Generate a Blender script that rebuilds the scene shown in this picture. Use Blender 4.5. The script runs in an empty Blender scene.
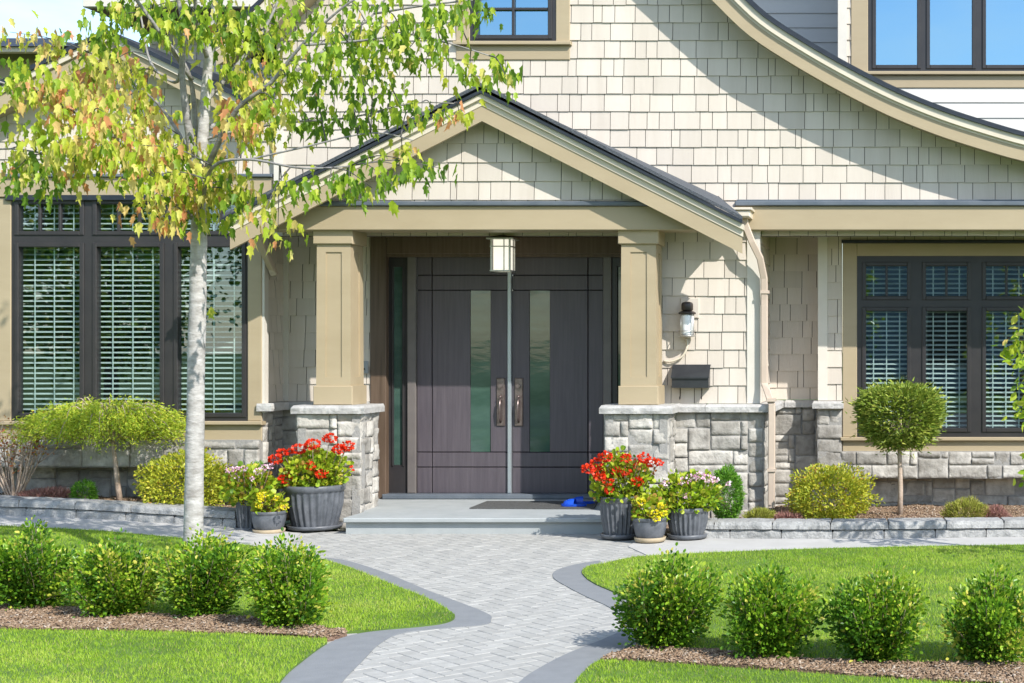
import bpy, math, random
import numpy as np
from mathutils import Vector, noise
random.seed(7); RNG = np.random.default_rng(7)
SC = bpy.context.scene
COL = SC.collection
R = math.radians
# ------------------------------------------------------------ camera, world, sun, exposure
EYE = 1.69; F = 1456.0; VX = 900.0; VY = 350.0
cd = bpy.data.cameras.new('camera'); cam = bpy.data.objects.new('camera', cd); COL.objects.link(cam)
cam.location = (0, 0, EYE); cam.rotation_euler = (R(90), 0, 0)
cd.sensor_width = 36; cd.lens = 36*F/1024; cd.shift_x = -(VX-512)/1024; cd.shift_y = (VY-341.5)/1024
cd.clip_start = 0.05; cd.clip_end = 2000
SC.camera = cam
SUN = Vector((1.1, -1.0, 1.25)).normalized()
world = bpy.data.worlds.new('World'); SC.world = world; world.use_nodes = True
wn = world.node_tree.nodes; wl = world.node_tree.links
bg = wn['Background']; sky = wn.new('ShaderNodeTexSky'); sky.sky_type = 'NISHITA'; sky.sun_disc = False
sky.sun_elevation = math.asin(SUN.z); sky.sun_rotation = math.atan2(SUN.x, SUN.y)
sky.air_density = 1.0; sky.dust_density = 0.4; sky.ozone_density = 1.0
wtc = wn.new('ShaderNodeTexCoord'); wmp = wn.new('ShaderNodeMapping'); wmp.inputs['Scale'].default_value = (1.6, 1.6, 4.5)
wnz = wn.new('ShaderNodeTexNoise'); wnz.inputs['Scale'].default_value = 1.7; wnz.inputs['Detail'].default_value = 7; wnz.inputs['Roughness'].default_value = 0.58
wcr = wn.new('ShaderNodeValToRGB'); wcr.color_ramp.elements[0].position = 0.47; wcr.color_ramp.elements[1].position = 0.74
wcr.color_ramp.elements[1].color = (0.75, 0.75, 0.75, 1); wmx = wn.new('ShaderNodeMix'); wmx.data_type = 'RGBA'; wmx.inputs['B'].default_value = (5.6, 5.9, 6.2, 1)
wl.new(wtc.outputs['Generated'], wmp.inputs[0]); wl.new(wmp.outputs[0], wnz.inputs[0]); wl.new(wnz.outputs['Fac'], wcr.inputs[0]); wl.new(wcr.outputs[0], wmx.inputs['Factor'])
wl.new(sky.outputs[0], wmx.inputs['A']); wl.new(wmx.outputs['Result'], bg.inputs[0]); bg.inputs[1].default_value = 0.15
sl = bpy.data.lights.new('sun', 'SUN'); sl.energy = 3.5; sl.angle = R(0.5); sl.color = (1, 0.96, 0.9)
so = bpy.data.objects.new('sun', sl); COL.objects.link(so); so.rotation_euler = SUN.to_track_quat('Z', 'Y').to_euler()
SC.view_settings.view_transform = 'Standard'; SC.view_settings.look = 'None'
SC.view_settings.gamma = 1; SC.view_settings.use_curve_mapping = False; SC.view_settings.exposure = 0.84
SC.cycles.max_bounces = 7; SC.cycles.diffuse_bounces = 4; SC.cycles.transparent_max_bounces = 12
SC.cycles.caustics_reflective = False; SC.cycles.caustics_refractive = False

def sx(px, Y): return (px-VX)*Y/F
def sz(py, Y): return EYE+(VY-py)*Y/F
def sm(a, b, x):
    t = min(1, max(0, (x-a)/(b-a))); return t*t*(3-2*t)
def g(X): return 0.15*sm(0, 1, (-X-5.0)/3.8)          # the ground rises a little to the left
def gp(px, py, h=0.0):                                 # a ground point seen in the photo -> world
    Y = F*(EYE-h)/(py-VY)
    for _ in range(8):
        X = (px-VX)*Y/F; Y = F*(EYE-h-g(X))/(py-VY)
    return (X, Y)

# ------------------------------------------------------------ materials
def new_mat(name):
    m = bpy.data.materials.new(name); m.use_nodes = True
    nt = m.node_tree; return m, nt, nt.nodes['Principled BSDF']
def mat(name, c1, c2=None, rough=0.6, scale=8.0, stretch=(1,1,1), tint=0.0, bump=0.0, bscale=None, spec=0.5, metal=0.0, detail=6, tintcols=None, coat=0, bdist=0.01):
    m, nt, b = new_mat(name); N = nt.nodes; L = nt.links
    b.inputs['Roughness'].default_value = rough; b.inputs['Metallic'].default_value = metal
    b.inputs['Specular IOR Level'].default_value = spec; b.inputs['Coat Weight'].default_value = coat
    tc = N.new('ShaderNodeTexCoord'); mp = N.new('ShaderNodeMapping'); mp.inputs['Scale'].default_value = stretch
    L.new(tc.outputs['Object'], mp.inputs[0])
    nz = N.new('ShaderNodeTexNoise'); nz.inputs['Scale'].default_value = scale; nz.inputs['Detail'].default_value = detail
    nz.inputs['Roughness'].default_value = 0.6; L.new(mp.outputs[0], nz.inputs[0])
    cr = N.new('ShaderNodeValToRGB'); cr.color_ramp.elements[0].position = 0.32; cr.color_ramp.elements[1].position = 0.68
    cr.color_ramp.elements[0].color = (*c1, 1); cr.color_ramp.elements[1].color = (*(c2 or c1), 1)
    L.new(nz.outputs['Fac'], cr.inputs[0]); out = cr.outputs[0]
    if tint or tintcols:
        at = N.new('ShaderNodeAttribute'); at.attribute_name = 'tint'
        if tintcols:
            c3 = N.new('ShaderNodeValToRGB'); e = c3.color_ramp.elements
            e[0].position = tintcols[0][0]; e[0].color = (*tintcols[0][1], 1)
            e[1].position = tintcols[-1][0]; e[1].color = (*tintcols[-1][1], 1)
            for p, c in tintcols[1:-1]:
                k = e.new(p); k.color = (*c, 1)
            L.new(at.outputs['Fac'], c3.inputs[0])
            mx = N.new('ShaderNodeMix'); mx.data_type = 'RGBA'; mx.blend_type = 'MULTIPLY'; mx.inputs['Factor'].default_value = 1
            L.new(c3.outputs[0], mx.inputs['A']); L.new(out, mx.inputs['B']); out = mx.outputs['Result']
        else:
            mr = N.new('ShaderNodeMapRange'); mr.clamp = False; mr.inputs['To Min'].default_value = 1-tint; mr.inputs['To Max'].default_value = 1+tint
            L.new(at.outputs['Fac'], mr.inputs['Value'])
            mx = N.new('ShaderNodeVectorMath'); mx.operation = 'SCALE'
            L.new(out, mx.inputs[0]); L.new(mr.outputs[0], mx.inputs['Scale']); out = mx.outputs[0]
    L.new(out, b.inputs['Base Color'])
    if bump:
        n2 = N.new('ShaderNodeTexNoise'); n2.inputs['Scale'].default_value = bscale or scale*3; n2.inputs['Detail'].default_value = 8
        L.new(mp.outputs[0], n2.inputs[0]); bp = N.new('ShaderNodeBump'); bp.inputs['Strength'].default_value = bump
        bp.inputs['Distance'].default_value = bdist; L.new(n2.outputs['Fac'], bp.inputs['Height']); L.new(bp.outputs[0], b.inputs['Normal'])
    return m
def leafmat(name, cols, trans=0.35, rough=0.45):
    m = mat(name, (0.82,)*3, (1.1,)*3, rough=rough, scale=25, tintcols=cols, spec=0.35)
    nt = m.node_tree; N = nt.nodes; L = nt.links; b = N['Principled BSDF']; o = N['Material Output']
    t = N.new('ShaderNodeBsdfTranslucent'); src = b.inputs['Base Color'].links[0].from_socket
    L.new(src, t.inputs[0]); mx = N.new('ShaderNodeMixShader'); mx.inputs[0].default_value = trans
    L.new(b.outputs[0], mx.inputs[1]); L.new(t.outputs[0], mx.inputs[2]); L.new(mx.outputs[0], o.inputs[0])
    return m
def glassmat(name, tintc, refl, gc=(0.9,1,0.97)):
    m, nt, b = new_mat(name); N = nt.nodes; L = nt.links
    tr = N.new('ShaderNodeBsdfTransparent'); tr.inputs[0].default_value = (*tintc, 1)
    gl = N.new('ShaderNodeBsdfGlossy'); gl.inputs['Roughness'].default_value = 0.0; gl.inputs[0].default_value = (*gc, 1)
    fr = N.new('ShaderNodeFresnel'); fr.inputs[0].default_value = 1.5
    ad = N.new('ShaderNodeMath'); ad.operation = 'ADD'; ad.use_clamp = True; ad.inputs[1].default_value = refl
    nz = N.new('ShaderNodeTexNoise'); nz.inputs['Scale'].default_value = 1.6; tc = N.new('ShaderNodeTexCoord'); L.new(tc.outputs['Object'], nz.inputs[0])
    bp = N.new('ShaderNodeBump'); bp.inputs['Strength'].default_value = 0.05; bp.inputs['Distance'].default_value = 0.006
    L.new(nz.outputs['Fac'], bp.inputs['Height']); L.new(bp.outputs[0], gl.inputs['Normal'])
    L.new(fr.outputs[0], ad.inputs[0]); mx = N.new('ShaderNodeMixShader')
    ge = N.new('ShaderNodeNewGeometry'); sb = N.new('ShaderNodeMath'); sb.operation = 'SUBTRACT'; sb.use_clamp = True
    L.new(ad.outputs[0], sb.inputs[0]); L.new(ge.outputs['Backfacing'], sb.inputs[1]); L.new(sb.outputs[0], mx.inputs[0]); L.new(tr.outputs[0], mx.inputs[1]); L.new(gl.outputs[0], mx.inputs[2])
    L.new(mx.outputs[0], N['Material Output'].inputs[0]); return m
M = {}
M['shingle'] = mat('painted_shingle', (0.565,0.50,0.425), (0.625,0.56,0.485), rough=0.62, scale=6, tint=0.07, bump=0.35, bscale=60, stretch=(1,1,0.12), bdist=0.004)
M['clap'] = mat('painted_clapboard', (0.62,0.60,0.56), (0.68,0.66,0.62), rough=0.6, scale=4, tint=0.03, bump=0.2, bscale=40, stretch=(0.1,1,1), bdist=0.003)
M['tan'] = mat('tan_trim_paint', (0.375,0.30,0.19), (0.425,0.345,0.225), rough=0.5, scale=3, bump=0.2, bscale=40, stretch=(0.35,1,1), bdist=0.003, detail=9)
M['cream'] = mat('cream_trim_paint', (0.60,0.53,0.42), (0.66,0.59,0.48), rough=0.5, scale=3, bump=0.1, bscale=50, bdist=0.003)
M['corner'] = mat('corner_board_paint', (0.62,0.58,0.51), (0.68,0.64,0.57), rough=0.5, scale=3, bump=0.1, bscale=50, bdist=0.003)
M['flash'] = mat('metal_flashing', (0.09,0.11,0.135), (0.13,0.15,0.175), rough=0.35, scale=5, spec=0.6)
M['roof'] = mat('asphalt_roof_shingle', (0.035,0.042,0.052), (0.12,0.132,0.148), rough=0.9, scale=55, bump=0.8, bscale=90)
M['roofedge'] = mat('roof_edge_metal', (0.014,0.018,0.026), (0.026,0.032,0.044), rough=0.4, scale=10)
M['frame'] = mat('window_frame_paint', (0.028,0.026,0.028), (0.04,0.036,0.036), rough=0.35, scale=5)
M['glass'] = glassmat('window_glass', (0.9,0.97,0.96), 0.13, (0.82,0.95,1.0))
M['skyglass'] = glassmat('upper_window_glass', (0.3,0.4,0.42), 0.55, (0.40,0.68,0.88))  # blue gloss colour paints the sky's blue into the reflection
M['blind'] = mat('blind_slat', (0.55,0.57,0.56), (0.62,0.63,0.62), rough=0.5, scale=4)
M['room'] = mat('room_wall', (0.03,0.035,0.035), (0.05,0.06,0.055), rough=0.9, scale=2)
M['stone'] = mat('ashlar_stone', (0.27,0.25,0.22), (0.53,0.505,0.46), rough=0.85, scale=7, tint=0.27, bump=0.7, bscale=38, bdist=0.012)
M['cap'] = mat('stone_cap', (0.36,0.35,0.335), (0.50,0.49,0.47), rough=0.8, scale=12, tint=0.06, bump=0.7, bscale=45, bdist=0.01)
M['mortar'] = mat('mortar', (0.27,0.26,0.245), (0.36,0.35,0.33), rough=0.95, scale=30, bump=0.5)
M['door'] = mat('door_wood', (0.076,0.064,0.076), (0.105,0.089,0.102), rough=0.42, scale=5, stretch=(6,1,0.35), bump=0.3, bscale=16, bdist=0.003, detail=8)
M['doorframe'] = mat('door_frame_wood', (0.085,0.055,0.035), (0.14,0.095,0.065), rough=0.5, scale=5, stretch=(6,6,0.3), bump=0.2, bscale=14, bdist=0.003)
M['jamb'] = mat('jamb_paint', (0.13,0.115,0.11), (0.17,0.15,0.14), rough=0.4, scale=4)
M['groove'] = mat('door_groove', (0.008,0.008,0.01), rough=0.6)
M['astragal'] = mat('astragal_metal', (0.42,0.46,0.50), (0.5,0.54,0.57), rough=0.3, scale=3, metal=0.6)
M['dglass'] = mat('door_glass', (0.022,0.055,0.045), (0.085,0.15,0.12), rough=0.05, scale=2.2, stretch=(0.4,1,1.2), spec=0.8, bump=0.1, bscale=6)  # light and dark green noise bands painted in as reflections on the glass
M['bronze'] = mat('bronze_handle', (0.17,0.125,0.115), (0.26,0.21,0.2), rough=0.32, scale=20, metal=0.7)
M['iron'] = mat('dark_iron', (0.02,0.017,0.015), (0.04,0.03,0.027), rough=0.45, scale=20)
M['nickel'] = mat('brushed_metal', (0.45,0.44,0.42), (0.6,0.59,0.56), rough=0.35, scale=30, metal=0.8)
M['box'] = mat('letterbox_paint', (0.022,0.024,0.028), (0.035,0.038,0.042), rough=0.35, scale=10)
M['spout'] = mat('downspout_paint', (0.50,0.40,0.32), (0.56,0.46,0.37), rough=0.45, scale=3)
M['paver'] = mat('concrete_paver', (0.33,0.325,0.305), (0.41,0.405,0.38), rough=0.85, scale=14, tint=0.07, bump=0.5, bscale=120, bdist=0.004)
M['joint'] = mat('paver_joint_sand', (0.33,0.325,0.305), (0.39,0.385,0.36), rough=0.95, scale=50)
M['border'] = mat('dark_grey_border', (0.195,0.205,0.215), (0.225,0.235,0.245), rough=0.85, scale=9, bump=0.5, bscale=160, bdist=0.004)
M['concrete'] = mat('smooth_concrete', (0.42,0.41,0.39), (0.48,0.47,0.45), rough=0.85, scale=4, bump=0.3, bscale=150, bdist=0.003)
M['slab'] = mat('porch_slab_stone', (0.33,0.355,0.355), (0.39,0.41,0.41), rough=0.7, scale=5, bump=0.2, bscale=80, bdist=0.003)
M['kerb'] = mat('garden_wall_block', (0.25,0.25,0.245), (0.40,0.40,0.39), rough=0.9, scale=16, tint=0.1, bump=0.9, bscale=60, bdist=0.012)
M['lawn'] = mat('lawn_soil', (0.06,0.11,0.015), (0.11,0.19,0.03), rough=0.95, scale=3)
M['grass'] = leafmat('grass_blade', [(0,(0.15,0.29,0.02)),(0.5,(0.34,0.53,0.035)),(0.9,(0.50,0.63,0.09)),(1.0,(0.52,0.48,0.18))], 0.4, 0.6)
M['mulch'] = mat('bark_mulch', (0.13,0.075,0.05), (0.28,0.18,0.125), rough=0.95, scale=45, bump=1.0, bscale=90, bdist=0.02)
M['chip'] = mat('bark_chip', (0.9,)*3, (1.1,)*3, rough=0.9, scale=20, tintcols=[(0,(0.17,0.105,0.06)),(0.6,(0.30,0.205,0.13)),(0.9,(0.36,0.27,0.19)),(1,(0.42,0.35,0.28))])
M['bark'] = mat('pale_smooth_bark', (0.27,0.25,0.23), (0.52,0.50,0.48), rough=0.8, scale=11, stretch=(1,1,2.2), bump=0.6, bscale=30, tint=0.45)
M['twig'] = mat('twig_bark', (0.16,0.12,0.08), (0.30,0.24,0.17), rough=0.8, scale=20, bump=0.4)
M['pinktwig'] = mat('pale_stem_bark', (0.36,0.27,0.2), (0.5,0.4,0.32), rough=0.8, scale=20, bump=0.4)
M['maple'] = leafmat('maple_leaf', [(0,(0.14,0.27,0.025)),(0.3,(0.38,0.55,0.04)),(0.55,(0.62,0.66,0.07)),(0.78,(0.82,0.72,0.24)),(0.95,(0.84,0.52,0.2)),(1,(0.7,0.32,0.14))], 0.5)
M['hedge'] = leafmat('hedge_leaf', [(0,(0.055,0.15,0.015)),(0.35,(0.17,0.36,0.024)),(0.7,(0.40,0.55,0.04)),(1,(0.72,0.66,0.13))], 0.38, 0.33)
M['acer'] = leafmat('lace_maple_leaf', [(0,(0.2,0.36,0.03)),(0.5,(0.48,0.62,0.05)),(1,(0.72,0.70,0.08))], 0.35)
M['gold'] = leafmat('golden_leaf', [(0,(0.26,0.34,0.03)),(0.5,(0.55,0.56,0.05)),(0.85,(0.7,0.6,0.07)),(1,(0.5,0.26,0.05))], 0.3)
M['conifer'] = leafmat('conifer_needle', [(0,(0.09,0.16,0.02)),(0.6,(0.27,0.36,0.045)),(1,(0.5,0.52,0.1))], 0.15, 0.5)
M['bright'] = leafmat('bright_conifer_needle', [(0,(0.06,0.19,0.015)),(0.6,(0.13,0.33,0.025)),(1,(0.25,0.45,0.05))], 0.2, 0.5)
M['heather'] = leafmat('heather_sprig', [(0,(0.22,0.12,0.09)),(0.5,(0.36,0.17,0.15)),(1,(0.45,0.28,0.2))], 0.2, 0.7)
M['yheather'] = leafmat('green_heather_sprig', [(0,(0.2,0.22,0.03)),(0.6,(0.38,0.4,0.06)),(1,(0.45,0.3,0.15))], 0.2, 0.7)
M['potleaf'] = leafmat('pot_plant_leaf', [(0,(0.14,0.28,0.02)),(0.5,(0.38,0.52,0.03)),(0.85,(0.6,0.6,0.06)),(1,(0.45,0.25,0.06))], 0.35)
M['redleaf'] = leafmat('reddish_leaf', [(0,(0.35,0.08,0.03)),(0.5,(0.5,0.2,0.06)),(1,(0.35,0.4,0.05))], 0.3)
M['red'] = leafmat('red_petal', [(0,(0.65,0.02,0.006)),(1,(0.85,0.07,0.015))], 0.2)
M['yellow'] = leafmat('yellow_petal', [(0,(0.8,0.62,0.01)),(1,(0.88,0.8,0.04))], 0.2)
M['pink'] = leafmat('pink_petal', [(0,(0.82,0.42,0.6)),(0.7,(0.88,0.62,0.74)),(1,(0.85,0.82,0.82))], 0.2)
M['pot'] = mat('grey_glazed_pot', (0.07,0.078,0.09), (0.13,0.138,0.155), rough=0.42, scale=14, bump=0.15)
M['saucer'] = mat('terracotta_saucer', (0.35,0.28,0.18), (0.42,0.34,0.23), rough=0.7, scale=14)
M['blue'] = mat('blue_rubber', (0.005,0.06,0.5), (0.01,0.09,0.62), rough=0.4, scale=10)
M['mat'] = mat('doormat_fibre', (0.07,0.072,0.07), (0.12,0.12,0.115), rough=0.95, scale=60, bump=0.9, bscale=250)
M['bell'] = mat('grey_plastic', (0.3,0.32,0.33), rough=0.4)
M['tile'] = mat('soffit_wood', (0.16,0.09,0.06), (0.22,0.13,0.09), rough=0.6, scale=6, stretch=(0.3,3,1))
m_, nt_, b_ = new_mat('opal_lamp_glass'); b_.inputs['Base Color'].default_value = (0.85,0.83,0.76,1); b_.inputs['Roughness'].default_value = 0.3
b_.inputs['Emission Color'].default_value = (1,0.93,0.78,1); b_.inputs['Emission Strength'].default_value = 0.5; M['opal'] = m_
m_, nt_, b_ = new_mat('frosted_lamp_glass'); b_.inputs['Base Color'].default_value = (0.8,0.82,0.84,1); b_.inputs['Roughness'].default_value = 0.25; M['frost'] = m_

# ------------------------------------------------------------ mesh helpers
WORLD = {}
class MB:
    def __init__(s): s.v = []; s.f = []; s.t = []; s.sm = []
    def face(s, idx, t=0.5, smooth=False): s.f.append(tuple(idx)); s.t.append(t); s.sm.append(smooth)
    def add(s, vs): n = len(s.v); s.v.extend([tuple(p) for p in vs]); return n
    def box(s, x0, x1, y0, y1, z0, z1, t=0.5):
        n = s.add([(x0,y0,z0),(x1,y0,z0),(x1,y1,z0),(x0,y1,z0),(x0,y0,z1),(x1,y0,z1),(x1,y1,z1),(x0,y1,z1)])
        for q in ((0,3,2,1),(4,5,6,7),(0,1,5,4),(1,2,6,5),(2,3,7,6),(3,0,4,7)): s.face([n+i for i in q], t)
    def cbox(s, x0, x1, y0, y1, z0, z1, c=0.006, t=0.5):          # box whose front and vertical edges are chamfered
        n = s.add([(x0+c,y0,z0+c),(x1-c,y0,z0+c),(x1-c,y0,z1-c),(x0+c,y0,z1-c),
                   (x0,y0+c,z0),(x1,y0+c,z0),(x1,y0+c,z1),(x0,y0+c,z1),
                   (x0,y1,z0),(x1,y1,z0),(x1,y1,z1),(x0,y1,z1)])
        for q in ((0,1,2,3),(4,5,1,0),(5,6,2,1),(6,7,3,2),(7,4,0,3),(8,9,5,4),(9,10,6,5),(10,11,7,6),(11,8,4,7),(11,10,9,8)): s.face([n+i for i in q], t)
    def prism_y(s, poly, y0, y1, t=0.5):                            # polygon in x,z pulled along y
        k = len(poly); n = s.add([(x,y0,z) for x,z in poly]+[(x,y1,z) for x,z in poly])
        s.face([n+i for i in range(k)], t); s.face([n+k+i for i in reversed(range(k))], t)
        for i in range(k): j = (i+1)%k; s.face((n+i, n+k+i, n+k+j, n+j), t)
    def prism_z(s, poly, z0, z1, t=0.5):
        k = len(poly); n = s.add([(x,y,z0) for x,y in poly]+[(x,y,z1) for x,y in poly])
        s.face([n+i for i in reversed(range(k))], t); s.face([n+k+i for i in range(k)], t)
        for i in range(k): j = (i+1)%k; s.face((n+i, n+j, n+k+j, n+k+i), t)
    def tube(s, pts, rad, n=8, t=0.5, cap=True, lump=0.0):
        P = [Vector(p) for p in pts]; rings = []; up = Vector((0.3,0.9,0.1))
        for i, p in enumerate(P):
            d = (P[min(i+1,len(P)-1)]-P[max(i-1,0)]).normalized()
            a = d.cross(up)
            if a.length < 1e-3: a = d.cross(Vector((1,0,0)))
            a.normalize(); b = d.cross(a); r = rad[i] if hasattr(rad,'__len__') else rad
            ring = []
            for k in range(n):
                an = 2*math.pi*k/n; q = a*math.cos(an)+b*math.sin(an); rr = r
                if lump: rr = r*(1+lump*noise.noise((p+q*r)*9))
                ring.append(p+q*rr)
            rings.append(s.add(ring))
        for i in range(len(rings)-1):
            for k in range(n):
                j = (k+1)%n; s.face((rings[i]+k, rings[i]+j, rings[i+1]+j, rings[i+1]+k), t, True)
        if cap:
            s.face([rings[0]+k for k in reversed(range(n))], t); s.face([rings[-1]+k for k in range(n)], t)
    def lathe(s, prof, c, n=32, flute=0, fd=0.0, t=0.5):            # prof: list of r,z,flute weight
        rings = []
        for r, z, w in prof:
            ring = []
            for k in range(n):
                a = 2*math.pi*k/n; rr = r-fd*w*(0.5-0.5*math.cos(a*flute)) if flute else r
                ring.append((c[0]+rr*math.cos(a), c[1]+rr*math.sin(a), c[2]+z))
            rings.append(s.add(ring))
        for i in range(len(rings)-1):
            for k in range(n):
                j = (k+1)%n; s.face((rings[i]+k, rings[i]+j, rings[i+1]+j, rings[i+1]+k), t, True)
        s.face([rings[0]+k for k in reversed(range(n))], t); s.face([rings[-1]+k for k in range(n)], t)
    def build(s, name, m, parent=None, origin=None):
        V = np.array(s.v, float)
        if origin is None:
            lo = V.min(0); hi = V.max(0); origin = ((lo[0]+hi[0])/2, (lo[1]+hi[1])/2, lo[2])
        me = bpy.data.meshes.new(name); me.from_pydata((V-np.array(origin)).tolist(), [], s.f)
        a = me.attributes.new('tint', 'FLOAT', 'FACE'); a.data.foreach_set('value', np.array(s.t, 'f'))
        me.polygons.foreach_set('use_smooth', s.sm); me.materials.append(M[m] if isinstance(m, str) else m); me.update()
        return link(name, me, parent, origin)
def link(name, data, parent, origin):
    o = bpy.data.objects.new(name, data); COL.objects.link(o)
    base = (0,0,0)
    if parent is not None: o.parent = parent; base = WORLD[parent]
    o.location = [origin[i]-base[i] for i in range(3)]; WORLD[o] = tuple(origin); return o
def tag(o, label=None, cat=None, group=None, kind=None):
    if label: o['label'] = label
    if cat: o['category'] = cat
    if group: o['group'] = group
    if kind: o['kind'] = kind
    return o
def empty(name, loc, label, cat, group=None):
    return tag(link(name, None, None, loc), label, cat, group)
def copy_tree(o, parent=None):
    c = o.copy(); COL.objects.link(c); c.parent = parent; WORLD[c] = WORLD[o]
    for ch in list(o.children): copy_tree(ch, c)
    return c
def clip(poly, x0, x1, z0, z1):                                     # any polygon clipped to a rectangle
    for ax, lim, sg in ((0,x0,1),(0,x1,-1),(1,z0,1),(1,z1,-1)):
        out = []; k = len(poly)
        for i in range(k):
            p, q = poly[i], poly[(i+1)%k]; dp = (p[ax]-lim)*sg; dq = (q[ax]-lim)*sg
            if dp >= 0: out.append(p)
            if dp*dq < 0:
                u = dp/(dp-dq); out.append((p[0]+u*(q[0]-p[0]), p[1]+u*(q[1]-p[1])))
        poly = out
        if len(poly) < 3: return []
    return poly
def area(p): return 0.5*sum(p[i][0]*p[(i+1)%len(p)][1]-p[(i+1)%len(p)][0]*p[i][1] for i in range(len(p)))
def minus(rects, holes):
    for h in holes:
        nx = []
        for (a,b,c,d) in rects:
            if h[0] >= b or h[1] <= a or h[2] >= d or h[3] <= c: nx.append((a,b,c,d)); continue
            if a < h[0]: nx.append((a,h[0],c,d))
            if b > h[1]: nx.append((h[1],b,c,d))
            if c < h[2]: nx.append((max(a,h[0]),min(b,h[1]),c,h[2]))
            if d > h[3]: nx.append((max(a,h[0]),min(b,h[1]),h[3],d))
        rects = nx
    return rects
def face_front(Y): return lambda u, z, d: (u, Y-d, z)              # wall looking towards -Y
def face_right(X): return lambda u, z, d: (X+d, u, z)              # wall looking towards +X
def face_left(X): return lambda u, z, d: (X-d, -u, z)              # wall looking towards -X (u = -Y)
def shingles(mb, poly, mp, z0, h=0.178, holes=(), wr=(0.10,0.27), clap=False):
    xs = [p[0] for p in poly]; zs = [p[1] for p in poly]; xa, xb, za, zb = min(xs), max(xs), min(zs), max(zs)
    if area(poly) < 0: poly = poly[::-1]
    k = math.floor((za-z0)/h)
    while z0+k*h < zb:
        c0 = z0+k*h; c1 = c0+h; u = xa-random.random()*0.2
        while u < xb:
            w = random.uniform(*wr) if not clap else 40.0
            if random.random() < 0.12 and not clap: w *= 0.55
            gap = 0.0032; dz = 0 if clap else random.uniform(-0.002, 0.0025); tt = random.random(); ex = 0 if clap else random.uniform(-0.0015,0.0015)
            for (a,b,c,d) in minus([(max(u+gap,xa), min(u+w-gap,xb), max(c0+dz,za), min(c1+0.004,zb))], holes):
                if b-a < 0.004 or d-c < 0.004: continue
                q = clip(poly, a, b, c, d)
                if len(q) < 3 or abs(area(q)) < 1e-5: continue
                dd = lambda z: 0.019+ex-(z-c0)/h*0.0125
                n = mb.add([mp(x, z, dd(z)) for x, z in q]+[mp(x, z, -0.004) for x, z in q]); kq = len(q)
                mb.face([n+i for i in range(kq)], tt)
                for i in range(kq):
                    j = (i+1)%kq; mb.face((n+i, n+kq+i, n+kq+j, n+j), -2.0 if not clap else -6)  # butts and side edges toned down: contact shade painted into the tint
            u += w
        k += 1
    # plain sheathing just behind, cut round the openings
    for (a,b,c,d) in minus([(xa,xb,za,zb)], holes):
        q = clip(poly, a, b, c, d)
        if len(q) < 3: continue
        n = mb.add([mp(x, z, 0.0) for x, z in q]+[mp(x, z, -0.08) for x, z in q]); kq = len(q)
        mb.face([n+i for i in range(kq)], -5.5); mb.face([n+kq+i for i in reversed(range(kq))], -5.5)
        for i in range(kq):
            j = (i+1)%kq; mb.face((n+i, n+kq+i, n+kq+j, n+j), -5.5)
def stone_part(u0, u1, z0, z1, mp, cell=0.073):
    a, b = MB(), MB(); stones(a, b, u0, u1, z0, z1, mp, cell); o = hp(a, 'stone_veneer', 'stone'); b.build('mortar_bed', 'mortar', o)
def stones(mb, mo, u0, u1, z0, z1, mp, cell=0.075, dep=0.032):
    nu = max(1, round((u1-u0)/cell)); nz = max(1, round((z1-z0)/cell)); cu = (u1-u0)/nu; cz = (z1-z0)/nz
    occ = [[False]*nz for _ in range(nu)]
    sizes = [(4,2),(5,2),(3,2),(4,2),(5,3),(4,3),(3,3),(2,2),(3,1),(4,1),(6,2),(3,2)]
    for j in range(nz):
        for i in range(nu):
            if occ[i][j]: continue
            random.shuffle(sizes); pick = (1,1)
            for w, h in sizes:
                if i+w <= nu and j+h <= nz and not any(occ[i+a][j+b] for a in range(w) for b in range(h)) and not (i+w == nu-1):
                    pick = (w, h); break
            w, h = pick
            if pick == (1,1):
                while i+w < nu and not occ[i+w][j] and w < 4: w += 1
                while j+h < nz and h < (1 if w > 2 else 2) and not any(occ[i+a][j+h] for a in range(w)): h += 1
            for a in range(w):
                for b in range(h): occ[i+a][j+b] = True
            one_stone(mb, u0+i*cu+0.003, u0+(i+w)*cu-0.003, z0+j*cz+0.003, z0+(j+h)*cz-0.003, mp, dep)
    n = mo.add([mp(u0,z0,0.016), mp(u1,z0,0.016), mp(u1,z1,0.016), mp(u0,z1,0.016), mp(u0,z0,-0.06), mp(u1,z0,-0.06), mp(u1,z1,-0.06), mp(u0,z1,-0.06)])
    for q in ((0,1,2,3),(4,7,6,5),(0,4,5,1),(1,5,6,2),(2,6,7,3),(3,7,4,0)): mo.face([n+i for i in q])
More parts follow.
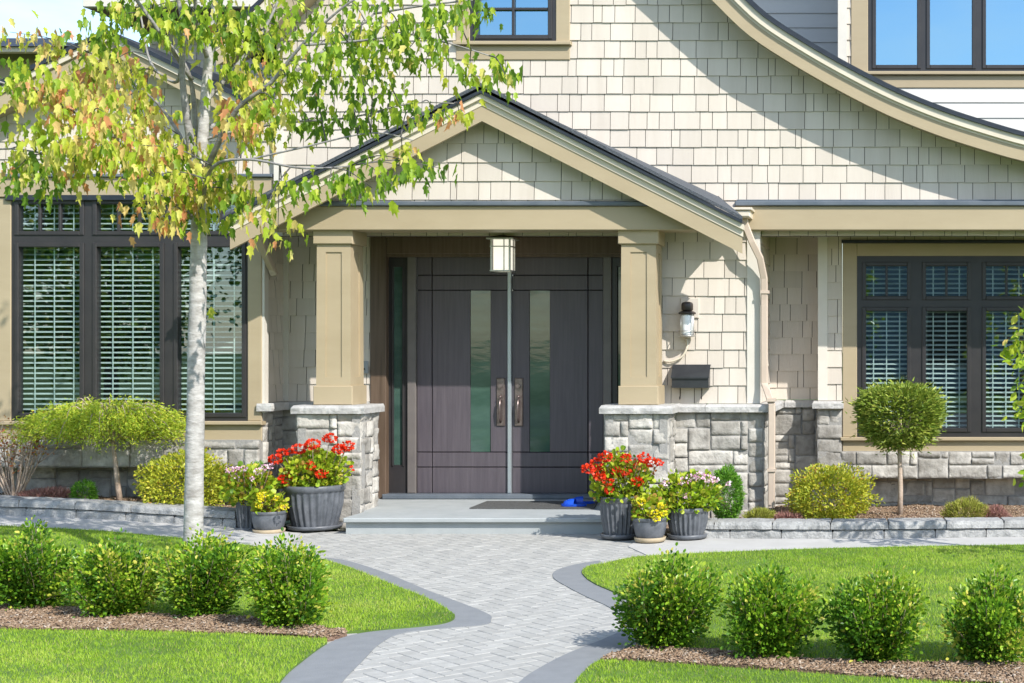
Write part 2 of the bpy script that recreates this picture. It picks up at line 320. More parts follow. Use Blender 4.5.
def one_stone(mb, a, b, c, d, mp, dep, t=None):
    t = random.random()**1.0 if t is None else t; base = dep*random.uniform(0.6,1.12); sd = random.random()*99
    nx = max(3, int((b-a)/0.022)); nz = max(3, int((d-c)/0.022)); tx = random.uniform(-.01,.01); tz = random.uniform(-.01,.01)
    us = [0, 0.006/(b-a)]+[0.03+0.94*i/(nx-1) for i in range(nx)]+[1-0.006/(b-a), 1]
    zs = [0, 0.006/(d-c)]+[0.04+0.92*i/(nz-1) for i in range(nz)]+[1-0.006/(d-c), 1]
    us = sorted(us); zs = sorted(zs); vs = []
    for jz, q in enumerate(zs):
        for iu, p in enumerate(us):
            u = a+(b-a)*p; z = c+(d-c)*q
            e = min(p*(b-a), (1-p)*(b-a), q*(d-c), (1-q)*(d-c))
            nn = noise.noise(Vector((u*9, z*9, sd)))*0.5+noise.noise(Vector((u*28, z*28, sd)))*0.42+noise.noise(Vector((u*60,z*60,sd)))*0.28
            pr = min(1, e/0.007)**0.45 if e > 1e-6 else 0
            dd = 0.0+(base+nn*0.018+tx*(p-.5)*2+tz*(q-.5)*2)*pr
            if e < 1e-6:
                u += noise.noise(Vector((u*20,z*20,sd)))*0.003; z += noise.noise(Vector((u*20,z*20,sd+9)))*0.003
            vs.append(mp(u, z, max(dd, 0.004)))
    n = mb.add(vs); W = len(us)
    for j in range(len(zs)-1):
        for i in range(W-1): mb.face((n+j*W+i, n+j*W+i+1, n+(j+1)*W+i+1, n+(j+1)*W+i), t, True)
def rough_box(mb, fr, L, D, z0, z1, amp=0.006, step=0.035, t=None, ch=0.01):
    # fr(u,w,z): u along 0..L, w depth 0..D (0 = front)
    t = random.random() if t is None else t; sd = random.random()*50
    nu = max(2, int(L/step)); nw = max(2, int(D/step/1.5)); nz = max(2, int((z1-z0)/step*1.3)); idx = {}
    def vert(i, k, j):
        key = (i,k,j)
        if key not in idx:
            u = L*i/nu; w = D*k/nw; z = z0+(z1-z0)*j/nz
            cu = ch if i in (0,nu) else 0
            if j == nz:
                if k == 0: w += ch
                if i == 0: u += ch*0.6
                if i == nu: u -= ch*0.6
            if j == nz and k == 0: z -= ch*0.3
            p = Vector((u*9+sd, w*9, z*9)); q = Vector((u*33+sd, w*33, z*33))
            f = amp*(noise.noise(p)+0.7*noise.noise(q))
            w2 = w+(f*1.4 if k == 0 else 0); z2 = z+(f*0.4 if j == nz else 0)
            idx[key] = mb.add([fr(u, w2, z2)])
        return idx[key]
    for i in range(nu):
        for j in range(nz):
            mb.face((vert(i,0,j), vert(i+1,0,j), vert(i+1,0,j+1), vert(i,0,j+1)), t)
            mb.face((vert(i+1,nw,j), vert(i,nw,j), vert(i,nw,j+1), vert(i+1,nw,j+1)), t)
        for k in range(nw):
            mb.face((vert(i,k,nz), vert(i+1,k,nz), vert(i+1,k+1,nz), vert(i,k+1,nz)), t)
            mb.face((vert(i,k,0), vert(i,k+1,0), vert(i+1,k+1,0), vert(i+1,k,0)), t)
    for k in range(nw):
        for j in range(nz):
            mb.face((vert(0,k,j), vert(0,k,j+1), vert(0,k+1,j+1), vert(0,k+1,j)), t)
            mb.face((vert(nu,k,j), vert(nu,k+1,j), vert(nu,k+1,j+1), vert(nu,k,j+1)), t)
def ribbon(mb, pts, o0, o1, y0, y1, t=0.5, back=0.0):
    """a band following pts (x,z) between two offsets along the normal, from y0 to y1"""
    k = len(pts); nr = []
    for i in range(k):
        a = pts[max(i-1,0)]; b = pts[min(i+1,k-1)]; d = Vector((b[0]-a[0], b[1]-a[1])).normalized(); nr.append((-d.y, d.x))
    ends = (0, k-1)
    def pt(i, o, y, up=0):
        nx, nz = nr[i]
        if i in ends: nx = 0; nz = 1.0/max(0.5, abs(nr[i][1])) # plumb-cut ends
        return (pts[i][0]+nx*o, y, pts[i][1]+nz*o+up)
    rows = [mb.add([pt(i,o0,y0), pt(i,o1,y0), pt(i,o1,y1,back), pt(i,o0,y1,back)]) for i in range(k)]
    for i in range(k-1):
        a, b = rows[i], rows[i+1]
        for p, q in ((0,1),(1,2),(2,3),(3,0)): mb.face((a+p, b+p, b+q, a+q), t)
    mb.face([rows[0]+j for j in range(4)], t); mb.face([rows[-1]+j for j in (3,2,1,0)], t)
def spline(pts, n=6, closed=False):
    out = []; k = len(pts)
    for i in range(k-1):
        p0 = pts[max(i-1,0)]; p1 = pts[i]; p2 = pts[i+1]; p3 = pts[min(i+2,k-1)]
        for s in range(n):
            t = s/n
            out.append(tuple(0.5*(2*p1[a]+(p2[a]-p0[a])*t+(2*p0[a]-5*p1[a]+4*p2[a]-p3[a])*t*t+(-p0[a]+3*p1[a]-3*p2[a]+p3[a])*t**3) for a in range(len(p1))))
    out.append(tuple(pts[-1])); return out
# leaves: numpy-built meshes
LEAF = np.array([(0,0,0),(-.34,.05,.02),(-.30,.42,.05),(0,1,-.04),(.30,.42,.05),(.34,.05,.02)])*[1,1,1]
T_OVAL = (np.array([(0,0,0),(-.24,.35,.07),(-.2,.7,.05),(0,1,-.06),(.2,.7,.05),(.24,.35,.07)]), [(0,3,2,1),(0,5,4,3)])
T_MAPLE = (np.array([(0,.42,-.05),(0,0,0),(-.22,.08,.02),(-.5,.2,.06),(-.33,.36,.03),(-.48,.66,.07),(-.2,.62,.02),(0,1.0,-.12),(.2,.62,.02),(.48,.66,.07),(.33,.36,.03),(.5,.2,.06),(.22,.08,.02)]),
           [(0,i,i+1) for i in range(1,12)]+[(0,12,1)])
T_NEEDLE = (np.array([(-.09,0,0),(.09,0,0),(.05,.6,.05),(0,1,0),(-.05,.6,.05)]), [(0,1,2,4),(4,2,3)])
T_PETAL = (np.array([(0,0,0),(-.45,.3,.12),(-.4,.8,.1),(0,1,.0),(.4,.8,.1),(.45,.3,.12)]), [(0,3,2,1),(0,5,4,3)])
def norm(a): return a/np.maximum(np.linalg.norm(a, axis=1, keepdims=True), 1e-6)
def leafmesh(name, C, D, S, tint, tmpl, m, parent=None, origin=(0,0,0), up=None, wide=1.0):
    C = np.asarray(C, float); N = len(C); D = norm(np.asarray(D, float))
    rr = RNG.normal(size=(N,3)) if up is None else np.asarray(up, float)+RNG.normal(size=(N,3))*0.35
    X = norm(np.cross(D, rr)); Z = np.cross(X, D); S = np.asarray(S, float).reshape(-1,1)
    T, Fc = tmpl; k = len(T)
    V = (C[:,None,:]+S[:,None,:]*(T[None,:,0:1]*wide*X[:,None,:]+T[None,:,1:2]*D[:,None,:]+T[None,:,2:3]*Z[:,None,:])).reshape(-1,3)-np.array(origin)
    lens = np.array([len(f) for f in Fc]); flat = np.concatenate([np.array(f) for f in Fc])
    idx = (flat[None,:]+(np.arange(N)*k)[:,None]).ravel()
    tot = np.tile(lens, N); st = np.concatenate([[0], np.cumsum(tot)[:-1]])
    me = bpy.data.meshes.new(name); me.vertices.add(len(V)); me.vertices.foreach_set('co', V.astype('f').ravel())
    me.loops.add(len(idx)); me.loops.foreach_set('vertex_index', idx.astype('i'))
    me.polygons.add(len(tot)); me.polygons.foreach_set('loop_start', st.astype('i')); me.polygons.foreach_set('loop_total', tot.astype('i'))
    a = me.attributes.new('tint', 'FLOAT', 'FACE'); a.data.foreach_set('value', np.repeat(np.clip(tint,0,1), len(Fc)).astype('f'))
    me.materials.append(M[m]); me.update(calc_edges=True); me.validate()
    return link(name, me, parent, origin)
def inpoly(X, Y, poly):
    X = np.asarray(X); Y = np.asarray(Y); r = np.zeros(X.shape, bool); k = len(poly)
    for i in range(k):
        x1, y1 = poly[i]; x2, y2 = poly[(i+1)%k]
        if y1 == y2: continue
        c = ((y1 > Y) != (y2 > Y)) & (X < (x2-x1)*(Y-y1)/(y2-y1)+x1); r ^= c
    return r

# ============================================================ GROUND
def sheet(name, poly, m, h, cell=0.3, hf=None, kind='structure', label=None, cat=None, side=0.03):
    mb = MB(); xs = [p[0] for p in poly]; ys = [p[1] for p in poly]
    if area(poly) < 0: poly = poly[::-1]
    hf = hf or (lambda x, y: g(x)+h); cache = {}
    def v(x, y):
        k = (round(x,4), round(y,4))
        if k not in cache: cache[k] = mb.add([(x, y, hf(x, y))])
        return cache[k]
    i0 = math.floor(min(xs)/cell); i1 = math.ceil(max(xs)/cell); j0 = math.floor(min(ys)/cell); j1 = math.ceil(max(ys)/cell)
    for i in range(i0, i1):
        for j in range(j0, j1):
            q = clip(poly, i*cell, (i+1)*cell, j*cell, (j+1)*cell)
            ids = []
            for p in q:
                k = v(*p)
                if not ids or (ids[-1] != k and ids[0] != k): ids.append(k)
            if len(ids) >= 3: mb.face(ids, 0.5, True)
    for i in range(len(poly)):                           # a thin skirt so the sheet has an edge
        a, b = poly[i], poly[(i+1)%len(poly)]
        za, zb = hf(*a), hf(*b); n = mb.add([(a[0],a[1],za-side),(b[0],b[1],zb-side),(b[0],b[1],zb),(a[0],a[1],za)]); mb.face((n,n+1,n+2,n+3))
    o = mb.build(name, m, None, (0,0,0)); tag(o, label, cat, None, kind); return o
G = lambda L, h=0.0: [gp(x, y, h) for x, y in L]
mbg = MB(); 
for (a,b,c,d) in ((-600,600,-600,900),): 
    n = mbg.add([(a,c,-0.09),(b,c,-0.09),(b,d,-0.09),(a,d,-0.09)]); mbg.face((n,n+1,n+2,n+3))
tag(mbg.build('ground', 'lawn', None, (0,0,0)), kind='structure')
mbr = MB(); mbr.box(-60,60,-9,-1.5,-0.08,-0.04); tag(mbr.build('road', mat('asphalt', (0.045,)*3, (0.07,)*3, rough=0.9, scale=60), None, (0,0,0)), kind='structure')

outL = [(325,558),(342,560),(361,565),(390,575),(428,591),(468,606),(489,615),(491,620),(485,625),(441,629),(401,634),(379,645),(361,663),(342,683),(310,730),(270,800),(230,900)]
inL = [(327,562),(345,567),(361,573),(390,585),(428,600),(449,612),(455,618),(449,623),(428,627),(374,632),(347,637),(327,645),(302,663),(281,683),(255,730),(215,800),(170,900)]
outR = [(600,561),(575,565),(556,571),(553,577),(560,583),(584,596),(610,608),(624,621),(620,631),(605,639),(570,653),(544,666),(519,683),(490,720),(450,780),(390,900)]
inR = [(603,565),(590,567),(582,572),(586,579),(597,586),(619,596),(640,612),(645,628),(635,642),(608,658),(592,666),(576,683),(550,720),(515,780),(460,900)]
topL = [(-330,512),(-200,517),(-100,521),(0,527),(100,532),(200,541),(260,548),(300,555),(327,562)]
mulLt = [(-330,598),(0,607),(80,611),(115,617),(190,619),(260,621),(345,634)]
mulLb = [(-330,626),(0,631),(134,633),(240,636),(327,641)]
topR = [(603,565),(625,560),(650,557),(730,553),(850,549),(1024,546),(1400,541),(1700,539)]
mulRt = [(608,658),(635,650),(651,649),(690,652),(750,658),(857,665),(1024,667),(1400,672),(1700,678)]
mulRb = [(600,662),(650,664),(750,671),(910,682),(1024,690),(1400,702),(1700,712)]
gOL, gIL, gOR, gIR = (spline(G(q), 5) for q in (outL, inL, outR, inR))
def sub_in(I, k0, k1): return I[k0*5:k1*5+1]
lawnLb = spline(G(topL),3)+sub_in(gIL,0,9)[1:]+G(mulLt)[::-1][0:]
lawnLf = G(mulLb)+sub_in(gIL,11,16)+[gp(-900,900)]
lawnRb = spline(G(topR),3)[::-1]+sub_in(gIR,0,8)[1:]+G(mulRt)[2:]
lawnRf = G(mulRb)+[gp(2200,900)]+sub_in(gIR,10,14)[::-1]
mulL = G(mulLt)+[gp(347,637)]+G(mulLb)[::-1]
mulR = G(mulRt)+G(mulRb)[::-1]
sheet('lawn', lawnLb, 'lawn', 0.012, label=None); sheet('lawn', lawnLf, 'lawn', 0.012)
sheet('lawn', lawnRb, 'lawn', 0.012); sheet('lawn', lawnRf, 'lawn', 0.012)
sheet('path_border', gOL+gIL[::-1], 'border', 0.005); sheet('path_border', gOR+gIR[::-1], 'border', 0.005)
mh = lambda x, y: g(x)+0.02+0.012*noise.noise(Vector((x*5,y*5,1)))
sheet('mulch_bed', mulL, 'mulch', 0.02, 0.08, mh); sheet('mulch_bed', mulR, 'mulch', 0.02, 0.08, mh)
# walk in front of the beds
kL = G([(-330,497),(-200,503),(0,516),(120,521),(200,526),(236,528.3)]); kR = [(-1.98,13.02)]+G([(850,539.5),(1024,537.5),(1400,533),(1700,531)])
walkL = [(x,y+0.15) for x,y in kL]+G([(318,556),(300,554)])+G(topL)[:-2][::-1]
walkL = [p for p in [(x,y+0.15) for x,y in kL]]+[gp(300,534)]+[gp(285,552)]+G(topL)[:-2][::-1]
sheet('walkway', walkL, 'concrete', 0.006)
walkR = [gp(628,547), gp(640,539)]+[(x,y+0.15) for x,y in kR]+G(topR)[::-1][:-2]
sheet('walkway', walkR, 'concrete', 0.006)
# herringbone pavers
pm = MB(); w = 0.105; zone = lambda x, y: not (inpoly(x,y,lawnLb) or inpoly(x,y,lawnLf) or inpoly(x,y,lawnRb) or inpoly(x,y,lawnRf))
def paver(x, y, lx, ly):
    ca = math.cos(R(45)); X = lambda a, b: ((a-b)*ca-3.4, (a+b)*ca+9.5)
    cx, cy = X(x+lx/2, y+ly/2)
    if not(-7.6 < cx < 0.8 and 3.6 < cy < 13.5) or not zone(cx, cy): return
    e = 0.0016; c = 0.0028; z = random.uniform(-0.0012,0.0012); t = random.random()
    o = [(x+e,y+e),(x+lx-e,y+e),(x+lx-e,y+ly-e),(x+e,y+ly-e)]; i = [(x+e+c,y+e+c),(x+lx-e-c,y+e+c),(x+lx-e-c,y+ly-e-c),(x+e+c,y+ly-e-c)]
    n = pm.add([(*X(*p), z-0.005) for p in o]+[(*X(*p), z) for p in i])
    pm.face((n+4,n+5,n+6,n+7), t)
    for k in range(4): pm.face((n+k, n+(k+1)%4, n+4+(k+1)%4, n+4+k), t)
w = 0.092
for i in range(-90, 90):
    for j in range(-50, 50):
        x = (i+0)*w+j*2*w*0; 
        bx = i*w+j*2*w; by = i*w-j*2*w
        paver(bx, by, 2*w, w); paver(bx, by+w, w, 2*w)
tag(pm.build('path', 'paver', None, (0,0,0)), kind='structure')
jm = MB(); n = jm.add([(-8,3.5,-0.006),(1.5,3.5,-0.006),(1.5,13.6,-0.006),(-8,13.6,-0.006)]); jm.face((n,n+1,n+2,n+3)); tag(jm.build('path_base', 'joint', None, (0,0,0)), kind='structure')
# grass blades
def grass(poly, dens, yr, xr, label):
    A = (yr[1]-yr[0])*(xr[1]-xr[0]); N = int(A*dens)
    X = RNG.uniform(*xr, N); Y = RNG.uniform(*yr, N)
    k = inpoly(X, Y, poly); X, Y = X[k], Y[k]
    px = VX+X/Y*F; ok = (px > -160) & (px < 1190); X, Y = X[ok], Y[ok]; N = len(X)
    Z = np.array([g(x) for x in X])+0.008
    D = np.stack([RNG.normal(0,.45,N), RNG.normal(0,.45,N), np.ones(N)], 1)
    nz = np.array([noise.noise(Vector((x*1.3,y*2.2,5)))+0.6*noise.noise(Vector((x*6,y*9,2))) for x, y in zip(X, Y)])
    nz2 = np.array([noise.noise(Vector((x*.8,y*1.1,9))) for x, y in zip(X, Y)]); t = 0.52+0.4*nz+.35*nz2+RNG.normal(0,.19,N); S = RNG.uniform(0.014,0.030,N)*(1+0.25*nz)
    t = np.where(RNG.random(N) < 0.045, 1.0, np.minimum(t, .93))
    T = (np.array([(-.09,0,0),(.09,0,0),(0,1,.12)]), [(0,1,2)])
    o = leafmesh('lawn_grass', np.stack([X,Y,Z],1), D, S, t, T, 'grass', wide=1.1)
    tag(o, label, 'grass', None, 'stuff')
grass(lawnLb, 9000, (8.2,14.5), (-9.6,-2.4), 'mown green grass of the lawn behind the left row of shrubs')
grass(lawnLf, 11000, (7.0,9.2), (-6.4,-2.8), 'mown green grass in the bottom left corner of the picture')
grass(lawnRb, 9000, (7.6,12.8), (-3.1,2.6), 'mown green grass of the lawn behind the right row of shrubs')
grass(lawnRf, 11000, (7.0,8.2), (-2.0,1.6), 'mown green grass strip in the bottom right corner of the picture')
def chips(poly, N, hf, label, box, size=(0.008,0.024)):
    X = RNG.uniform(box[0],box[1],N); Y = RNG.uniform(box[2],box[3],N); k = inpoly(X,Y,poly); X,Y = X[k],Y[k]; N = len(X)
    Z = np.array([hf(x,y) for x,y in zip(X,Y)])+0.004
    D = np.stack([RNG.normal(size=N), RNG.normal(size=N), RNG.normal(0,.3,N)],1)
    t = RNG.random(N); t = np.where(t > .93, 1, t*0.95)
    T = (np.array([(-.3,0,0),(.3,0,0),(.22,1,0),(-.2,.9,0),(-.3,0,.22),(.3,0,.22),(.22,1,.2),(-.2,.9,.2)]), [(4,5,6,7),(0,1,5,4),(1,2,6,5),(2,3,7,6),(3,0,4,7)])
    tag(leafmesh('bark_chips', np.stack([X,Y,Z],1), D, RNG.uniform(*size,N), t, T, 'chip', up=np.tile([0,0,1.0],(N,1))), label, 'mulch', None, 'stuff')
chips(mulL, 48000, mh, 'reddish brown bark chips in the strip under the left row of shrubs', (-7.5,-3.2,8.2,10.2))
chips(mulR, 40000, mh, 'reddish brown bark chips in the strip under the right row of shrubs', (-2.0,1.8,7.0,8.7))
# loose mulch in the two raised beds
def bedh(x, y): return g(x)*1.15+0.028+0.02*noise.noise(Vector((x*3,y*3,2)))+0.075*math.exp(-((x-sx(900,14.1))**2/0.16+(y-14.2)**2/0.14))+0.05*math.exp(-((x-sx(115,14.3))**2/0.1+(y-14.3)**2/0.06))
bedR = [(kR[0][0]-0.02,kR[0][1]+0.12)]+[(x,y+0.15) for x,y in kR[1:]]+[(9,16),(sx(765,14.5),16),(sx(765,14.5),14.5),(-2.3,14.5),(-2.3,13.2)]
bedL = [(x,y+0.15) for x,y in kL]+[(-5.6,15.1),(-12,15.1)]
sheet('garden_bed', bedR, 'mulch', 0, 0.12, bedh); sheet('garden_bed', bedL, 'mulch', 0, 0.12, bedh)
chips(bedR, 42000, bedh, 'brown bark mulch in the raised bed under the right window', (-2.3,2.5,13.0,15.9))
chips(bedL, 32000, bedh, 'brown bark mulch in the raised bed under the left window', (-9.5,-5.6,13.2,15.1))
# low block walls that hold the beds
def garden_wall(line, label):
    seg = []; tot = 0
    for a, b in zip(line[:-1], line[1:]):
        l = math.dist(a, b); seg.append((tot, tot+l, a, b)); tot += l
    def at(u):
        for s0, s1, a, b in seg:
            if u <= s1 or (s0, s1, a, b) == seg[-1]:
                f = (u-s0)/(s1-s0); d = Vector((b[0]-a[0], b[1]-a[1])).normalized(); return (a[0]+(b[0]-a[0])*f, a[1]+(b[1]-a[1])*f, -d.y, d.x)
    root = empty('garden_wall', (line[0][0], line[0][1], g(line[0][0])), label, 'wall')
    for part, z0, z1, w0, L, off in (('block_course', -0.06, 0.084, 0.0, 0.46, 0.0), ('coping', 0.09, 0.158, -0.015, 0.52, 0.2)):
        mb = MB(); u = -off
        while u < tot:
            a = max(u, 0)+0.003; b = min(u+L, tot)-0.003
            if b-a > 0.05:
                def fr(uu, w, z, a=a):
                    x, y, nx, ny = at(a+uu); return (x+nx*(w+w0), y+ny*(w+w0), z+g(x))
                rough_box(mb, fr, b-a, 0.26, z0, z1, 0.009, 0.03, ch=0.012)
            u += L
        mb.build(part, 'kerb', root)
garden_wall(kL, 'low grey block wall edging the planting bed under the left window')
garden_wall(kR, 'low grey block wall edging the planting bed under the right window')

# ============================================================ HOUSE
H = empty('house', (sx(510,15), 15.0, 0), 'cream shingled house with a gabled stone porch and dark double doors', 'house')
def hp(mb, name, m, label=None, parent=None):
    o = mb.build(name, m, parent or H)
    if label: o['label'] = label
    return o
YF = 14.2; YW = 14.55                      # main gable: rake board plane, wall plane
rk = [(506,-215),(560,-158),(600,-116),(660,-54),(712,0),(750,36),(796,66),(842,92),(888,115),(935,134),(981,149),(1024,161),(1080,172),(1150,181)]
rk = [(sx(a,YF), sz(b,YF)) for a, b in rk]; rkR = spline(rk, 4); ax = rk[0][0]
rkL = [(2*ax-x, z) for x, z in rk[:7]]; rkL = spline(rkL, 4)[::-1]
rake = rkL+rkR[1:]
zb = sz(236, YW)
up = [(x, z+0.13) for x, z in rake if x > sx(277,YW)]
zl = 6.3
wall = [(sx(277,YW), zb), (rake[-1][0], zb), (rake[-1][0], rake[-1][1]+.13)]+up[::-1][1:]+[(sx(277,YW), up[0][1])]
uw = dict(a=471, b=556, c=43)              # upper window px
hole = (sx(457,YW), sx(569,YW), sz(58,YW), sz(-95,YW))
mb = MB(); shingles(mb, wall, face_front(YW), sz(200.5,YW), 0.1775, [hole]); hp(mb, 'shingle_siding', 'shingle', 'cream shingle siding of the tall main gable')
mb = MB(); ribbon(mb, rake, 0, 0.125, YF, YF+0.04); ribbon(mb, rake, 0.03, 0.10, YF+0.04, YW+0.0); hp(mb, 'rake_board', 'tan')
mb = MB(); ribbon(mb, rake, 0.15, 0.225, YF-0.035, YF+0.04); ribbon(mb, rake, 0.125, 0.15, YF-0.004, YF+0.03); hp(mb, 'rake_trim', 'cream')
mb = MB(); ribbon(mb, rake, 0.226, 0.252, YF-0.06, 21.0); ribbon(mb, rake, 0.253, 0.275, YF-0.03, 21.0); hp(mb, 'roof', 'roofedge')
mb = MB(); mb.box(sx(277,YW)-0.02, sx(277,YW)+0.07, YW-0.03, YW+0.02, sz(236,YW), sz(100,YW)); hp(mb, 'corner_board', 'corner')
mb = MB(); xg_ = sx(277,YW); shingles(mb, [(-20.9,3.0),(-YW-.09,3.0),(-YW-.09,up[0][1]+.02),(-20.9,up[0][1]+.02)], face_left(xg_+.004), sz(200.5,YW), 0.1775); hp(mb, 'shingle_siding', 'shingle')
# body behind the gable
mb = MB(); mb.prism_y([(rake[0][0]+.5,3.3)]+[(x, z+.1) for x, z in rake[2:-2]]+[(rake[-1][0]-.3,3.3)], 17.5, 21.0); hp(mb, 'rear_wall', 'clap')

def window(px, Y, units, glass_rows, frame_box, grid=None, blind=True, gm='glass', label=None, depth=0.05, casing=None, drip=False, slat=0.05):
    """units: list of (x0,x1) glass px; glass_rows: list of (ytop,ybot,nsplit,kind)"""
    x0, x1, y0, y1 = frame_box
    X0, X1, Z1, Z0 = sx(x0,Y), sx(x1,Y), sz(y0,Y), sz(y1,Y)
    f = MB(); gl = []; xs = [X0]; us = [(sx(a,Y), sx(b,Y)) for a, b in units]
    rows = [(sz(b,Y), sz(a,Y), n, hs) for a, b, n, hs in glass_rows]; rows.sort()
    yb = Y+0.02
    zc = Z0
    for r0, r1, n, hs in rows: f.box(X0, X1, Y, yb+0.05, zc, r0); zc = r1
    f.box(X0, X1, Y, yb+0.05, zc, Z1)
    xc = X0
    for a, b in us+[(X1, X1)]:
        for r0, r1, n, hs in rows: f.box(xc, a, Y+0.0, yb+0.05, r0, r1)
        xc = b
    for (a, b) in us:
        for r0, r1, n, hs in rows:
            e = 0.042                                     # sash: a raised ring round the pane with an open joint outside it
            for q in ((a-e,a,r0-e,r1+e),(b,b+e,r0-e,r1+e),(a,b,r0-e,r0),(a,b,r1,r1+e)): f.cbox(q[0],q[1],Y-0.014,Y+0.002,q[2],q[3],0.005)
            for k in range(1, n): xm = a+(b-a)*k/n; f.cbox(xm-0.013, xm+0.013, Y-0.002, Y+0.03, r0, r1, 0.004)
            for k in range(1, hs): zm = r0+(r1-r0)*k/hs; f.cbox(a, b, Y-0.001, Y+0.031, zm-0.013, zm+0.013, 0.004)
            gl.append((a-0.004, b+0.004, Y+0.033, Y+0.039, r0-0.004, r1+0.004))
    o = f.build('window', 'frame', H, None)
    if label: o['label'] = label
    for q in gl: k = MB(); k.box(*q); k.build('window_pane', gm, o)
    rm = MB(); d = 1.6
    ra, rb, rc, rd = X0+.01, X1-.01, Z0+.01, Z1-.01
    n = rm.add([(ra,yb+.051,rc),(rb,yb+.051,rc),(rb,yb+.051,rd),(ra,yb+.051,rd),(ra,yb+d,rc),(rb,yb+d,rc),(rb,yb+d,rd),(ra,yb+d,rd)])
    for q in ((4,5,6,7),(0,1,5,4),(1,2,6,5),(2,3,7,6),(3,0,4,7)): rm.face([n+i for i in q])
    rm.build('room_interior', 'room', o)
    if blind:
        for (a, b) in us:
            bl = MB(); z = rows[-1][1]+0.02
            while z > rows[0][0]-0.02:
                s = random.uniform(-0.0012, 0.0012); w = 0.042; tl = 0.016
                n = bl.add([(a-0.03, yb+0.07, z+s-tl*.5),(b+0.03, yb+0.07, z-s-tl*.5),(b+0.03, yb+0.07+w, z-s+tl*.5),(a-0.03, yb+0.07+w, z+s+tl*.5),
                            (a-0.03, yb+0.07, z+s+.003-tl*.5),(b+0.03, yb+0.07, z-s+.003-tl*.5),(b+0.03, yb+0.07+w, z-s+.003+tl*.5),(a-0.03, yb+0.07+w, z+s+.003+tl*.5)])
                for q in ((0,3,2,1),(4,5,6,7),(0,1,5,4),(1,2,6,5),(2,3,7,6),(3,0,4,7)): bl.face([n+i for i in q])
                z -= slat
            for fr in (0.18, 0.5, 0.82):
                xm = a+(b-a)*fr; bl.box(xm-0.006, xm+0.006, yb+0.064, yb+0.067, rows[0][0]-0.02, rows[-1][1])
            bl.build('blind', 'blind', o)
    if casing:
        c = MB(); cx0, cx1, cy0, cy1 = casing
        A, B, C2, D2 = sx(cx0,Y), sx(cx1,Y), sz(cy1,Y), sz(cy0,Y)
        yc = Y-0.012; 
        c.cbox(A, X0, yc, Y+0.05, Z0, D2); c.cbox(X1, B, yc, Y+0.05, Z0, D2); c.cbox(X0, X1, yc+0.002, Y+0.05, Z1, D2)
        c.cbox(A, B, yc+0.004, Y+0.05, C2, Z0-0.035)
        c.cbox(A-0.02, B+0.02, yc-0.045, Y+0.05, Z0-0.037, Z0)
        c.build('window_trim', 'tan', o)
        if drip:
            dr = MB(); dr.cbox(A-0.01, B+0.01, yc-0.03, Y+0.04, D2, D2+0.03, 0.005); dr.build('drip_cap', 'roofedge', o)
    return o
# upper middle window, set into the main gable
window(None, YW-0.015, [(478,548)], [(-70,35,2,4)], (470,556,-80,42), blind=False, gm='skyglass', casing=(456,570,-94,60), label='small gridded upper window above the porch')
# upper right windows in the wall behind the sweeping roof
YU = 16.2
mb = MB(); uph = (sx(851,YU), sx(1135,YU), sz(88,YU), sz(-100,YU))
shingles(mb, [(sx(839,YU), sz(230,YU)), (sx(1240,YU), sz(230,YU)), (sx(1240,YU), sz(-150,YU)), (sx(839,YU), sz(-150,YU))], face_front(YU), sz(88,YU)-0.002, 0.178, [(sx(852,YU), sx(1250,YU), sz(240,YU), sz(-150,YU))])
hp(mb, 'shingle_siding', 'shingle')
mb = MB(); shingles(mb, [(sx(852,YU), sz(230,YU)), (sx(1240,YU), sz(230,YU)), (sx(1240,YU), sz(-150,YU)), (sx(852,YU), sz(-150,YU))], face_front(YU), sz(88,YU)+.01, 0.172, [uph], clap=True)
hp(mb, 'lap_siding', 'clap', 'white lap siding under the upper right windows')
mb = MB(); mb.box(sx(839,YU)-.01, sx(847,YU), YU-0.035, YU+1.4, sz(230,YU), sz(-150,YU)); hp(mb, 'corner_board', 'corner')
window(None, YU-0.015, [(876,917),(930,972),(986,1028),(1042,1084)], [(-85,65,1,1)], (868,1092,-95,72), blind=False, gm='skyglass', casing=(851,1110,-108,88), label='wide upper right window reflecting the blue sky')
YG = 17.2
mb = MB(); shingles(mb, [(sx(690,YG), sz(120,YG)), (sx(850,YG), sz(120,YG)), (sx(850,YG), sz(-160,YG)), (sx(690,YG), sz(-160,YG))], face_front(YG), sz(57,YG), 0.172, clap=True)
hp(mb, 'lap_siding', 'clap', 'grey lap siding in the corner above the sweeping roof')

# ---- right part of the ground floor
YB = 14.35
mb = MB(); mb.cbox(sx(735,YB), 3.0, YB, YB+0.14, sz(230,YB), sz(206,YB)); hp(mb, 'beam', 'tan')
mb = MB(); mb.cbox(sx(735,YB), 3.0, YB-0.035, YW+0.0, sz(206,YB), sz(201.5,YB), .008); mb.box(sx(735,YB), 3.0, YW-0.05, YW-0.025, sz(202,YB), sz(198,YB)); hp(mb, 'flashing', 'flash')
CEIL = sz(230,15.1)
mb = MB(); mb.box(sx(277,YW), 3.0, YW-0.02, 16.4, CEIL, CEIL+0.06); mb.box(sx(277,YW), sx(735,YB), 14.0, YW-0.02, CEIL+.001, CEIL+0.061); mb.box(sx(735,YB), 3.0, YB+.14, YW-.02, CEIL+.002, CEIL+.05); hp(mb, 'soffit', 'tan')
